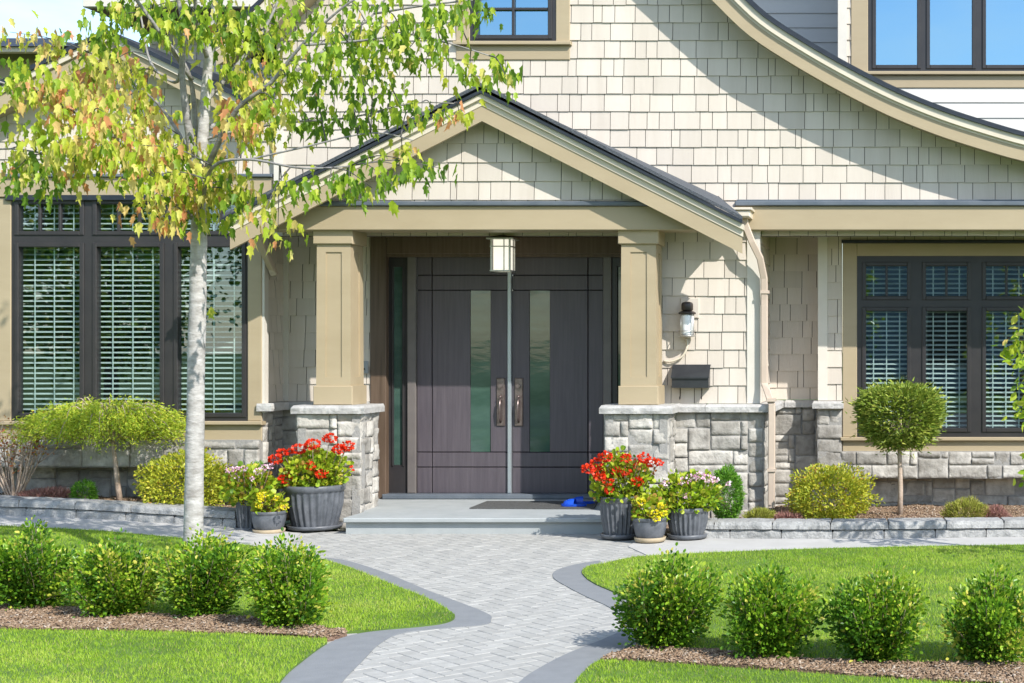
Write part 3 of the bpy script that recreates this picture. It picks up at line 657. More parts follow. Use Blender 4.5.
# porch wing wall (light wall with sconce) and its returns
YP = 14.45; xw0 = sx(655,YP); xw1 = sx(758,YP)
capz = sz(405,14.0)
mb = MB(); shingles(mb, [(xw0,capz),(xw1,capz),(xw1,CEIL),(xw0,CEIL)], face_front(YP), sz(385.5,YP)-.178, 0.178); hp(mb, 'shingle_siding', 'shingle', 'sunlit shingle wall right of the porch column')
mb = MB(); shingles(mb, [(YP,capz),(15.6,capz),(15.6,CEIL),(YP,CEIL)], face_right(xw1), sz(385.5,YP)-.178, 0.178); shingles(mb, [(-15.1,capz),(-YP,capz),(-YP,CEIL),(-15.1,CEIL)], face_left(xw0), sz(385.5,YP)-.178, 0.178); hp(mb, 'shingle_siding', 'shingle')
mb = MB(); mb.box(xw1-0.105, xw1+0.022, YP-0.027, YP+0.0, capz, CEIL); mb.box(xw1+0.0, xw1+0.0215, YP, YP+0.1, capz, CEIL); hp(mb, 'corner_board', 'corner')
# recess wall
YR = 15.6; xr0 = xw1; xr1 = sx(820,15.3)
mb = MB(); shingles(mb, [(xr0,capz),(xr1+.2,capz),(xr1+.2,CEIL),(xr0,CEIL)], face_front(YR), sz(385.5,YR)-.2, 0.178); hp(mb, 'shingle_siding', 'shingle')
# right bay
YY = 15.3; bx0 = sx(820,YY); bx1 = 2.6
mb = MB(); shingles(mb, [(bx0,capz),(bx1,capz),(bx1,CEIL),(bx0,CEIL)], face_front(YY), sz(384,YY)-.178, 0.178, [(sx(842,YY), sx(1100,YY), sz(460,YY), sz(240,YY))])
shingles(mb, [(-YR,capz),(-YY,capz),(-YY,CEIL),(-YR,CEIL)], face_left(bx0), sz(384,YY)-.178, 0.178); hp(mb, 'shingle_siding', 'shingle')
mb = MB(); mb.box(bx0-.02, sx(827.5,YY), YY-0.028, YY+0.0, capz, CEIL); hp(mb, 'corner_board', 'corner')
window(None, YY-0.012, [(866,907),(926,967),(986,1027),(1046,1087)], [(266,296,2,1),(311,428,1,1)], (857,1095,256,437), casing=(842.5,1110,243,452), drip=True, label='dark framed window with blinds in the right bay')
soil = -0.1
# pier strip + skirt + foundation of the right bay
stone_part(sx(817.5,YY), sx(842,YY), sz(453,YY), capz-0.03, face_front(YY-0.02)); 
stone_part(sx(818,YY), bx1, sz(478,YY), sz(451,YY), face_front(YY-0.04), cell=0.08)
stone_part(sx(818,YY), bx1, soil, sz(478,YY)+.02, face_front(YY+0.28), cell=0.08)
stone_part(xr0, xr1+.3, soil, capz-.01, face_front(YR-0.03), cell=0.073)
stone_part(xw0-.1, xw1+.06, soil, capz-.02, face_front(YP-0.08), cell=0.073)
stone_part(YP-.1, YR, soil, capz-.02, face_right(xw1+0.05), cell=0.073)
mb = MB(); mb.box(sx(818,YY), bx1, YY-.02, YY+.4, sz(478,YY)+.012, sz(478,YY)+.05); hp(mb, 'bay_floor', 'mortar')
def capstone(x0, x1, y0, y1, top, th=0.078):
    n = max(1, round((x1-x0)/0.7)); L = (x1-x0)/n; cm_ = MB()
    for i in range(n): rough_box(cm_, lambda u, w, z, i=i: (x0+i*L+u, y0+w, z), L-0.003, y1-y0, top-th, top, 0.005, 0.03, ch=0.018)
    hp(cm_, 'coping_stone', 'cap')
capstone(sx(640,YP), xw1+.17, YP-0.17, YP+.05, capz-.004)
cm_ = MB(); rough_box(cm_, lambda u, w, z: (xw1+.17-w, YP+.055+u, z), YR-YP-.1, 0.17, capz-.083, capz-.005, 0.005, 0.03); hp(cm_, 'coping_stone', 'cap')
capstone(sx(813,YY), sx(844,YY), YY-0.11, YY+.02, capz-.004)
capstone(xr0+.18, xr1-.03, YR-.1, YR+.02, capz-.004)
# ---- door wall
YD = 15.1
xl0 = sx(283,YD); dx0, dx1 = sx(371,YD), sx(649,YD)
mb = MB(); shingles(mb, [(xl0,capz-.02),(xw0,capz-.02),(xw0,CEIL),(xl0,CEIL)], face_front(YD), sz(384,YD)-.1775, 0.1775, [(dx0,dx1,0,sz(237,YD))]); hp(mb, 'shingle_siding', 'shingle', 'shaded shingle wall round the front doors')
stone_part(xl0, dx0, 0.0, capz-.02, face_front(YD-.05), cell=0.073)
capstone(xl0-.1, dx0, YD-.14, YD, capz-.004)
fr = MB(); yd = YD-0.03
fr.cbox(dx0, sx(387,YD), yd, YD+.12, .15, sz(237,YD)); fr.cbox(sx(633,YD), dx1, yd, YD+.12, .15, sz(237,YD))
fr.cbox(sx(387,YD), sx(633,YD), yd+.003, YD+.12, sz(254,YD), sz(237,YD)-.001); 
fr.box(sx(387,YD), sx(633,YD), yd+.015, YD+.115, sz(257,YD), sz(254,YD))
dfr = hp(fr, 'door_frame', 'doorframe', 'brown wooden surround of the front doors')
YO = YD+0.055
zt, zbm = sz(256,YO), sz(493,YO)
for a, b in ((408,416.5),(603.5,612)): jb = MB(); jb.cbox(sx(a,YO), sx(b,YO), YO-.03, YO+.06, zbm, zt); jb.build('mullion', 'jamb', dfr)
for a, b in ((388,408),(612,632)):
    s_ = MB(); c = (a+b)/2
    s_.box(sx(a,YO), sx(c-4.5,YO), YO, YO+.04, zbm, zt); s_.box(sx(c+4.5,YO), sx(b,YO), YO, YO+.04, zbm, zt)
    s_.box(sx(c-4.5,YO), sx(c+4.5,YO), YO, YO+.04, sz(267,YO), zt); s_.box(sx(c-4.5,YO), sx(c+4.5,YO), YO, YO+.04, zbm, sz(465,YO))
    for q in ((c-6,c-4.5),(c+4.5,c+6)): s_.cbox(sx(q[0],YO), sx(q[1],YO), YO-.012, YO, sz(466,YO), sz(266,YO), .003)
    so_ = hp(s_, 'sidelight', 'frame', 'narrow glazed sidelight beside the doors'); p_ = MB(); p_.box(sx(c-4.5,YO), sx(c+4.5,YO), YO+.02, YO+.03, sz(465,YO), sz(267,YO)); p_.build('sidelight_pane', 'dglass', so_)
mb = MB(); mb.cbox(sx(387,YO), sx(633,YO), YD-.10, YO+.06, .15, sz(493,YO), .01); hp(mb, 'threshold', 'flash')
for side in (-1, 1):
    X = lambda px: sx(510+side*(px), YO)
    d = MB()
    def R4(a, b, y0, y1, yy=0.0, c=.004):
        xa, xb = sorted((X(a), X(b))); d.cbox(xa, xb, YO+yy, YO+.045, sz(y1,YO), sz(y0,YO), c)
    # panels separated by fine grooves; glass strip opening from 20 to 40 px off centre
    for (y0, y1) in ((256.5,274.8),(275.6,289.8),(452.6,466.8),(467.6,493)):
        R4(2.2,77.6,y0,y1); R4(78.4,93,y0,y1)
    R4(2.2,19.5,290.6,451.8); R4(39.8,77.6,290.6,451.8); R4(78.4,93,290.6,451.8)
    o = hp(d, 'front_door', 'door', 'dark panelled front door leaf, %s of the pair' % ('left' if side < 0 else 'right'))
    k = MB(); xa, xb = sorted((X(2.0), X(93))); k.box(xa, xb, YO+.03, YO+.05, sz(493,YO), sz(256.5,YO)); k.build('door_core', 'groove', o)
    p = MB(); xa, xb = sorted((X(19.5), X(39.8))); p.box(xa+.001, xb-.001, YO+.012, YO+.029, sz(451.8,YO), sz(290.6,YO)); p.build('door_pane', 'dglass', o)
    h = MB(); xa, xb = sorted((X(4.8), X(13.2))); cx = (xa+xb)/2
    h.cbox(xa, xb, YO-.016, YO+.002, sz(426,YO), sz(378,YO), .006); 
    h.tube([(cx, YO-.016, sz(399,YO)), (cx, YO-.05, sz(401,YO)), (cx, YO-.062, sz(408,YO)), (cx, YO-.05, sz(419,YO)), (cx, YO-.016, sz(422,YO))], 0.011, 8)
    h.tube([(cx, YO-.016, sz(386,YO)), (cx, YO-.034, sz(386,YO))], 0.022, 14); h.tube([(cx, YO-.016, sz(396,YO)), (cx, YO-.045, sz(397.5,YO))], [.013,.018], 8)
    h.build('door_handle', 'bronze', o)
mb = MB(); mb.cbox(sx(508,YO), sx(512,YO), YO-.03, YO+.02, sz(493,YO), sz(256.5,YO), .006); hp(mb, 'astragal', 'astragal')

# ---- left wing
YL = 14.6; lx1 = sx(262,YL)
gR = [(sx(-110,14.3), sz(163,14.3)), (sx(111,14.3), sz(54,14.3)), (sx(252,14.3), sz(127,14.3))]
mb = MB()
zs_ = sz(178,YL)
wl_ = [(sx(-100,YL), zs_), (sx(277,YL), zs_), (sx(277,YL), gR[2][1]+.1), (gR[2][0], gR[2][1]+.14), (gR[1][0], gR[1][1]+.14), (gR[0][0], gR[0][1]+.14), (sx(-100,YL), zs_+.05)]
shingles(mb, wl_, face_front(YL), zs_+.01, 0.1775); hp(mb, 'shingle_siding', 'shingle', 'shingle siding in the left gable')
mb = MB(); mb.cbox(sx(-100,YL), sx(275,YL), YL-.045, YL+.05, sz(197.5,YL), zs_); hp(mb, 'frieze_board', 'tan')
mb = MB(); mb.cbox(sx(-100,YL), sx(275,YL), YL-.075, YL+.04, zs_, zs_+.035, .008); hp(mb, 'flashing', 'flash')
mb = MB(); ribbon(mb, gR, 0, 0.125, 14.3, 14.34); ribbon(mb, gR, .03, .1, 14.34, YL); hp(mb, 'rake_board', 'tan')
mb = MB(); ribbon(mb, gR, 0.13, 0.19, 14.27, 14.34); hp(mb, 'rake_trim', 'cream')
mb = MB(); ribbon(mb, gR, 0.192, 0.235, 14.24, 19.0); hp(mb, 'roof', 'roofedge', 'dark roof of the left gable')
mb = MB(); mb.cbox(sx(-100,YL), sx(-4,YL), YL-.01, YL+.05, sz(441,YL), sz(198,YL)); hp(mb, 'trim_panel', 'tan')
window(None, YL-0.012, [(19,80),(97,160),(178,242)], [(204,231,3,1),(247,413,1,1)], (11.5,248,198,421), casing=(-4,262,197.6,441), label='large dark framed window with blinds in the left wing', slat=0.052)
mb = MB(); mb.cbox(sx(8,YL), sx(251,YL), YL-.06, YL-.02, sz(201,YL), sz(195.5,YL), .006); hp(mb, 'drip_cap', 'roofedge')
stone_part(sx(-100,YL), lx1, sz(467,YL), sz(439.5,YL), face_front(YL-.03), cell=0.08)
stone_part(sx(-100,YL), lx1+.3, -.05, sz(467,YL)+.02, face_front(YL+.38), cell=0.08)
mb = MB(); mb.box(sx(-100,YL), lx1, YL-.01, YL+.4, sz(467,YL)+.012, sz(467,YL)+.05); hp(mb, 'bay_floor', 'mortar')
mb = MB(); shingles(mb, [(YL,capz),(YD,capz),(YD,CEIL+.3),(YL,CEIL+.3)], face_right(lx1), sz(384,YD)-.1775, 0.1775); hp(mb, 'shingle_siding', 'shingle')
mb = MB(); mb.box(xl0-.02, xl0+.065, YD-.03, YD+.0, capz, CEIL); mb.box(lx1+.002, lx1+.03, YL-.012, YL+.08, capz-.1, CEIL+.3); hp(mb, 'corner_board', 'corner')
stone_part(YL+.0, YD, 0.1, capz-.02, face_right(lx1-.01), cell=0.073)
cm_ = MB(); rough_box(cm_, lambda u, w, z: (lx1+.12-w, YL-.06+u, z), YD-YL-.04, 0.15, capz-.083, capz-.005, 0.005, 0.03); hp(cm_, 'coping_stone', 'cap')
# building parts further back
mb = MB(); YH = 18.0; mb.box(sx(-200,YH), sx(88,YH), YH, YH+3, sz(200,YH), sz(50,YH)); hp(mb, 'rear_wing_wall', 'tan')
mb = MB(); mb.cbox(sx(-200,17.6), sx(60,17.6), 17.6, 17.7, sz(52,17.6), sz(46,17.6)); mb.cbox(sx(50,17.6), sx(88,17.6), 17.62, 17.7, sz(60,17.6), sz(50,17.6)); hp(mb, 'rear_fascia', 'cream')
mb = MB(); a, b, c = sx(-200,17.55), sx(85,17.55), sz(46,17.55); t_ = c+.17
n = mb.add([(a,17.55,c),(b,17.55,c),(b,21,c),(a,21,c),(a,17.9,t_),(sx(48,17.9),17.9,t_),(b-.9,20.6,t_),(a,20.6,t_)])
for q in ((0,1,5,4),(1,2,6,5),(2,3,7,6),(4,5,6,7),(0,3,2,1)): mb.face([n+i for i in q])
hp(mb, 'roof', 'roofedge', 'low dark hipped roof at the far left')
YS = 17.0
mb = MB(); shingles(mb, [(sx(150,YS),sz(150,YS)),(sx(300,YS),sz(150,YS)),(sx(300,YS),sz(18,YS)),(sx(150,YS),sz(18,YS))], face_front(YS), sz(60,YS), 0.1775, wr=(0.15,0.3)); mb.box(sx(150,YS), sx(470,YS), YS+.08, YS+2.5, sz(150,YS), sz(-60,YS)); hp(mb, 'shingle_siding', 'shingle')
mb = MB(); mb.box(sx(86,16.3), sx(330,16.3), 16.3, 19, sz(8,16.3), sz(6,16.3)); hp(mb, 'soffit', 'tile', 'brown underside of the upper left eave')
mb = MB(); mb.cbox(sx(84,16.25), sx(330,16.25), 16.22, 16.299, sz(8.5,16.3), sz(-5,16.3)); hp(mb, 'gutter', 'corner')
mb = MB(); mb.prism_y([(sx(84,16.3), sz(-5,16.3)), (sx(330,16.3), sz(-5,16.3)), (sx(330,16.3), sz(-60,16.3)), (sx(200,16.3), sz(-60,16.3))], 16.22, 19); hp(mb, 'roof', 'roof')

# ---- porch
YV = 13.75; YA = 13.97
slope = 0.51
ap = (sx(482,YV), sz(121,YV))
def pline(a, b): return [(sx(a,YV), ap[1]-abs(sx(a,YV)-ap[0])*slope), ap, (sx(b,YV), ap[1]-abs(sx(b,YV)-ap[0])*slope)]
pl = pline(230, 742)
mb = MB(); ribbon(mb, pl, 0, 0.145, YV, YV+.04); ribbon(mb, pline(262,700), .2, .25, YV+.04, YW-.05); hp(mb, 'rake_board', 'tan', 'tan board along the porch gable')
mb = MB(); ribbon(mb, pline(228,744), 0.205, 0.252, YV-.04, YV+.04); ribbon(mb, pline(229,743), .145, .205, YV-.008, YV+.03); hp(mb, 'rake_trim', 'cream')
mb = MB(); ribbon(mb, pline(225,743), 0.253, 0.283, YV-.065, YV+.13); ribbon(mb, pline(262,700), 0.2525, 0.2825, YV+.131, YW); hp(mb, 'drip_edge', 'roofedge')
mb = MB(); r5 = pline(225,743)
def tiltroof(mb, pts, o0, o1):
    for a, b in ((pts[0],pts[1]),(pts[1],pts[2])):
        d = Vector((b[0]-a[0], b[1]-a[1])).normalized(); nx, nz = -d.y, d.x
        k = 14; 
        for i in range(k):
            f0, f1 = i/k, (i+1)/k
            def bk(f): q = f if b is pts[2] else 1-f; return 0.015+0.10*q
            def P(f, o, y, u=0, a=a, b=b, nx=nx, nz=nz):
                if y > YW: f2 = (f*.86 if b is pts[2] else 1-(1-f)*.86)
                else: f2 = f
                return P0(f2, o, y, u, f)
            P0 = lambda f, o, y, u, fe: (a[0]+(b[0]-a[0])*f+nx*o*(0 if fe in (0,1) else 1), y, a[1]+(b[1]-a[1])*f+(o/nz if fe in (0,1) else nz*o)+u)
            n = mb.add([P(f0,o0,YV-.05),P(f1,o0,YV-.05),P(f1,o0,YW+.02,bk(f1)),P(f0,o0,YW+.02,bk(f0)),P(f0,o1,YV-.05),P(f1,o1,YV-.05),P(f1,o1,YW+.02,bk(f1)),P(f0,o1,YW+.02,bk(f0))])
            for q in ((0,3,2,1),(4,5,6,7),(0,1,5,4),(1,2,6,5),(2,3,7,6),(3,0,4,7)): mb.face([n+j for j in q], random.random())
tiltroof(mb, r5, 0.284, 0.315); hp(mb, 'roof', 'roof', 'dark shingled roof of the porch')
gw = [(sx(300,YA), sz(203,YA)), (sx(672,YA), sz(203,YA)), (ap[0], ap[1]+.1)]
gw = [(ap[0]-(ap[1]+.1-sz(203,YA))/slope, sz(203,YA)), (ap[0]+(ap[1]+.1-sz(203,YA))/slope, sz(203,YA)), (ap[0], ap[1]+.1)]
mb = MB(); shingles(mb, gw, face_front(YA), sz(200,YA)-.0, 0.180); hp(mb, 'shingle_siding', 'shingle', 'shingles inside the porch gable')
YBm = 13.93
mb = MB(); mb.cbox(sx(266,YBm), sx(694,YBm), YBm, YBm+.3, sz(230,YBm), sz(206,YBm), .006); hp(mb, 'beam', 'tan', 'wide tan beam across the porch')
mb = MB(); mb.cbox(sx(300,YBm), sx(668,YBm), YBm-.035, YA+.01, sz(206,YBm), sz(201.5,YBm), .008); hp(mb, 'flashing', 'flash')
mb = MB(); mb.box(sx(275,YBm), sx(275,YBm)+.14, YBm+.42, YD, CEIL-.06, CEIL); hp(mb, 'side_beam', 'tan')
def column(px0, px1, label):
    Y0 = 14.0; x0, x1 = sx(px0,Y0), sx(px1,Y0); w = x1-x0; cx = (x0+x1)/2; zt, zb_ = sz(230,Y0), capz
    c = MB(); wt, wb = w/2*0.965, w/2*0.995; z0c, z1c = sz(386,Y0), sz(244,Y0); yc = Y0+w/2; e = 0.012
    pa, pb, pt_, pb_ = 0.47, 0.47, sz(252,Y0), sz(377,Y0)
    def half(z): f = (z-z0c)/(z1c-z0c); return wb+(wt-wb)*f
    def q(a, z, dy): h = half(z); return (cx+a*h, yc-h+dy, z)
    # four faces: each with an inset panel (front and right side modelled the same way)
    for rot in range(4):
        def T(p):
            dx, dy = p[0]-cx, p[1]-yc; ca, sa = [(1,0),(0,1),(-1,0),(0,-1)][rot]; return (cx+dx*ca-dy*sa, yc+dx*sa+dy*ca, p[2])
        ring = lambda a, zl, zh, dy: [q(-a,zl,dy), q(a,zl,dy), q(a,zh,dy), q(-a,zh,dy)]
        n = c.add([T(p) for p in ring(1,z0c,z1c,0)+ring(pa,pb_,pt_,0)+ring(pa,pb_,pt_,e)])
        for i in range(4):
            j = (i+1)%4; c.face((n+i,n+j,n+4+j,n+4+i)); c.face((n+4+i,n+4+j,n+8+j,n+8+i))
        c.face((n+8,n+9,n+10,n+11))
    o = hp(c, 'porch_column', 'tan', label)
    k = MB(); h = w/2+.022; k.cbox(cx-h, cx+h, yc-h, yc+h, sz(244,Y0)-.0, zt-.0, .006); k.build('column_capital', 'tan', o)
    k = MB(); h = w/2+.02; k.cbox(cx-h, cx+h, yc-h, yc+h, capz+.002, sz(386,Y0), .006); k.build('column_base', 'tan', o)
    hw = .28; s1, m1, c1 = MB(), MB(), MB(); yf = yc-.27+.02; yr = yc+.2; zf = 0.152
    stones(s1, m1, cx-hw-.03, cx+hw+.03, -.03, capz-.075, face_front(yf), cell=0.073); stones(s1, m1, yf-.03, yr, -.03, capz-.075, face_right(cx+hw), cell=0.08)
    stones(s1, m1, -yr, -(yf-.03), -.03, capz-.075, face_left(cx-hw), cell=0.08)
    m1.box(cx-hw+.01, cx+hw-.01, yf+.01, yr, -.03, capz-.08)
    s = s1.build('stone_pier', 'stone', o); m1.build('pier_mortar', 'mortar', o)
    rough_box(c1, lambda u, w_, z: (cx-hw-.07+u, yf-.075+w_, z), 2*hw+.14, yr-yf+.11, capz-.078, capz, 0.006, 0.03, ch=.022); c1.build('pier_cap', 'cap', o)
column(316, 351, 'left tan porch column on its stone pier'); column(620.5, 656.5, 'right tan porch column on its stone pier')

# porch slab
mb = MB(); ys = 13.33
mb.cbox(sx(343,ys), sx(603,ys), ys, 13.949, 0.108, 0.15, .008); mb.box(sx(343,ys)+.008, sx(603,ys)-.008, ys+.05, 13.949, -.03, 0.107); mb.box(sx(300,13.95), sx(690,13.95), 13.95, YD+.1, -.03, 0.15)
hp(mb, 'porch_step', 'slab', 'pale blue grey stone step of the porch')
# downspouts and gutter ends
def pipe(pts, w=0.034, d=0.026, name='downspout', m='spout', label=None):
    mb = MB(); rings = []; P = [Vector(p) for p in pts]
    for i, p in enumerate(P):
        t = (P[min(i+1,len(P)-1)]-P[max(i-1,0)]).normalized(); s = Vector((0,1,0)); a = t.cross(s).normalized(); b = a.cross(t).normalized()
        c = 0.008
        rings.append(mb.add([p+a*x+b*y for x, y in ((-w+c,-d),(w-c,-d),(w,-d+c),(w,d-c),(w-c,d),(-w+c,d),(-w,d-c),(-w,-d+c))]))
    for i in range(len(rings)-1):
        for k in range(8): mb.face((rings[i]+k, rings[i]+(k+1)%8, rings[i+1]+(k+1)%8, rings[i+1]+k))
    mb.face([rings[0]+k for k in range(8)]); mb.face([rings[-1]+k for k in range(8)])
    return hp(mb, name, m, label)
yg = YP+.1; xs_ = xw1+.055
dsp = pipe([(sx(744,14.25), 14.25, sz(214,14.25)), (sx(745,14.25), 14.25, sz(224,14.25)), (sx(752,14.26), 14.26, sz(242,14.26)), (sx(760,14.3), 14.30, sz(258,14.3)), (sx(765,YP), 14.36, sz(279,YP)), (sx(765,YP), 14.38, sz(300,YP)), (sx(765,YP), 14.38, sz(383,YP)), (sx(767.5,14.3), 14.32, sz(392,14.3)), (sx(771.5,14.2), 14.24, sz(405,14.2)), (sx(771.5,14.2), 14.24, sz(420,14.2)), (sx(771,14.2), 14.24, sz(508,14.2))], label='pinkish tan downspout at the corner of the porch wall')
for yy in (292, 400, 470): mb = MB(); Yk = 14.37 if yy < 390 else 14.23; mb.box(sx(765 if yy < 390 else 771.5,Yk)-.042, sx(765 if yy < 390 else 771.5,Yk)+.042, Yk-.03, Yk+.05, sz(yy+1.5,Yk), sz(yy-1.5,Yk)); mb.build('pipe_strap', 'spout', dsp)
mb = MB(); mb.cbox(sx(732,14.1), sx(750,14.1), 14.1, YB, sz(217,14.1)+.0, sz(210,14.1), .012); mb.cbox(sx(730,14.1)-.0, sx(752,14.1), 14.08, YB, sz(210,14.1), sz(207.5,14.1), .004); hp(mb, 'gutter', 'cream', 'stub of gutter at the right porch eave')
mb = MB(); xg = sx(228,13.8); mb.cbox(xg-.09, xg+.0, 13.82, 14.5, sz(230,13.8), sz(222,13.8), .012); hp(mb, 'gutter', 'cream')
pipe([(sx(262,14.2),14.15,sz(226,14.2)), (sx(264,14.3),14.2,sz(240,14.3)), (sx(266,14.4),14.4,sz(256,14.4)), (sx(271,14.6),14.62,sz(268,14.6)), (sx(272,14.6),14.66,sz(274,14.6))], label='short downspout elbow under the left porch eave')

# ---- things fixed to or standing on the porch
Yl = 14.55; c = (sx(503,Yl), Yl)
t = empty('pendant_lantern', (c[0], c[1], sz(272,Yl)), 'square white glass pendant lantern hanging over the front doors', 'lantern')
mb = MB(); hw = .077; z0, z1 = sz(270.5,Yl), sz(240,Yl); mb.cbox(c[0]-hw, c[0]+hw, c[1]-hw, c[1]+hw, z0, z1, .004); mb.build('lamp_shade', 'opal', t)
mb = MB(); 
for a in (-1,1):
    for b in (-1,1): mb.box(c[0]+a*hw-.008+a*.014, c[0]+a*hw+.008+a*.014, c[1]+b*hw-.008+b*.014, c[1]+b*hw+.008+b*.014, z0-.01, z1+.01)
for (zz, e, th) in ((z0-.012,.028,.012),(sz(247.5,Yl),.026,.011),(z1,.055,.014)):
    for q in ((c[0]-hw-e,c[0]+hw+e,c[1]-hw-e,c[1]-hw-.002),(c[0]-hw-e,c[0]+hw+e,c[1]+hw+.002,c[1]+hw+e),(c[0]-hw-e,c[0]-hw-.002,c[1]-hw-.002,c[1]+hw+.002),(c[0]+hw+.002,c[0]+hw+e,c[1]-hw-.002,c[1]+hw+.002)): mb.box(*q, zz, zz+th)
mb.box(c[0]+.028, c[0]+.038, c[1]-hw-.012, c[1]-hw-.002, z0, z1)
mb.build('lantern_frame', 'nickel', t)
mb = MB(); n = mb.add([(c[0]-hw-.05,c[1]-hw-.05,z1+.015),(c[0]+hw+.05,c[1]-hw-.05,z1+.015),(c[0]+hw+.05,c[1]+hw+.05,z1+.015),(c[0]-hw-.05,c[1]+hw+.05,z1+.015),(c[0]-.02,c[1]-.02,z1+.05),(c[0]+.02,c[1]-.02,z1+.05),(c[0]+.02,c[1]+.02,z1+.05),(c[0]-.02,c[1]+.02,z1+.05)])
for q in ((0,3,2,1),(4,5,6,7),(0,1,5,4),(1,2,6,5),(2,3,7,6),(3,0,4,7)): mb.face([n+i for i in q])
mb.tube([(c[0],c[1],z1+.04),(c[0],c[1],CEIL-.01)], .009, 8); mb.lathe([(0.06,0,0),(0.055,.015,0),(0.02,.03,0)], (c[0],c[1],CEIL-.03), 20); mb.build('lantern_cap', 'iron', t)
# wall sconce
Ys = YP-.02; cx = sx(688.5,Ys)
t = empty('wall_lantern', (cx, Ys, sz(337,Ys)), 'small dark topped wall lantern above the letterbox', 'lantern')
mb = MB(); mb.cbox(sx(681,Ys), sx(699,Ys), Ys-.012, Ys+.02, sz(318,Ys), sz(298,Ys), .004); mb.build('back_plate', 'shingle', t)
cy = Ys-.085
mb = MB(); mb.lathe([(.035,0,0),(.05,.012,0),(.058,.02,0),(.058,.075,0),(.05,.09,0),(.02,.1,0)], (cx,cy,sz(312,Ys)), 20); mb.lathe([(.082,0,0),(.086,.008,0),(.086,.016,0),(.06,.03,0)], (cx,cy,sz(314.5,Ys)), 20)
mb.box(cx-.02, cx+.02, cy, Ys-.01, sz(309,Ys), sz(305,Ys)); mb.build('lantern_hood', 'iron', t)
mb = MB(); mb.lathe([(.055,0,0),(.057,.01,0),(.062,.19,0),(.06,.2,0)], (cx,cy,sz(335,Ys)), 20); mb.build('lamp_glass', 'frost', t)
mb = MB()
for k in range(4):
    a = math.pi/4+k*math.pi/2; mb.tube([(cx+.078*math.cos(a),cy+.078*math.sin(a),sz(336.5,Ys)),(cx+.078*math.cos(a),cy+.078*math.sin(a),sz(314,Ys))], .005, 6)
ring = [(cx+.078*math.cos(a),cy+.078*math.sin(a),sz(336,Ys)) for a in np.linspace(0,2*math.pi,17)]
mb.tube(ring, .006, 6); ring = [(p[0],p[1],sz(331,Ys)) for p in ring]; mb.tube(ring, .004, 6); mb.lathe([(.05,0,0),(.072,.006,0),(.072,.012,0)], (cx,cy,sz(337,Ys)), 20); mb.build('lamp_cage', 'nickel', t)
# letterbox
t = empty('letterbox', (sx(690,Ys), Ys, sz(399,Ys)), 'black wall mounted letterbox with slanted lid and paper hooks', 'letterbox')
x0, x1 = sx(671.5,Ys-.1), sx(709.5,Ys-.1); za, zb2, zc = sz(388,Ys), sz(377,Ys), sz(364.5,Ys)
mb = MB(); k = [(Ys,za),(Ys-.125,za+.005),(Ys-.13,zb2),(Ys,zc-.012)]
n = mb.add([(x0+.006,y,z) for y,z in k]+[(x1-.006,y,z) for y,z in k])
for q in ((0,1,2,3),(7,6,5,4),(0,4,5,1),(1,5,6,2),(2,6,7,3),(3,7,4,0)): mb.face([n+i for i in q])
mb.build('box_body', 'box', t)
mb = MB(); k = [(Ys-.145,zb2-.012),(Ys-.145,zb2+.004),(Ys-.02,zc),(Ys,zc),(Ys,zc-.012),(Ys-.022,zc-.012)]
n = mb.add([(x0,y,z) for y,z in k]+[(x1,y,z) for y,z in k]); mb.face([n+i for i in range(6)]); mb.face([n+6+i for i in reversed(range(6))])
for i in range(6): j = (i+1)%6; mb.face((n+i,n+6+i,n+6+j,n+j))
mb.build('box_lid', 'box', t)
for px in (680.5, 702):
    xx = sx(px,Ys); mb = MB(); mb.tube([(xx,Ys-.02,za+.01),(xx,Ys-.02,sz(396,Ys)),(xx,Ys-.03,sz(398.5,Ys)),(xx,Ys-.05,sz(399,Ys)),(xx,Ys-.065,sz(396.5,Ys))], .005, 6); mb.build('paper_hook', 'iron', t)
# conduit arm under the lantern
mb = MB(); pts = spline([(sx(686,Ys),Ys-.01,sz(339,Ys)),(sx(688,Ys),Ys-.03,sz(345,Ys)),(sx(683,Ys),Ys-.03,sz(356,Ys)),(sx(672,Ys),Ys-.03,sz(361.5,Ys)),(sx(664,Ys),Ys-.01,sz(361,Ys))],5); mb.tube(pts, .011, 8)
tag(mb.build('cable_conduit', 'cream'), 'curved cream cable conduit on the shingles under the wall lantern', 'conduit')
# doorbell
mb = MB(); yb_ = YD-.02; mb.cbox(sx(361.5,yb_)+.0, sx(368.5,yb_), yb_-.025, yb_, sz(373.5,yb_), sz(361,yb_), .006); o = mb.build('doorbell', 'bell'); tag(o, 'small grey doorbell box on the wall left of the doors', 'doorbell')
mb = MB(); mb.tube([(sx(365,yb_),yb_-.03,sz(369,yb_)),(sx(365,yb_),yb_-.024,sz(369,yb_))], .01, 12); mb.build('button', 'iron', o)
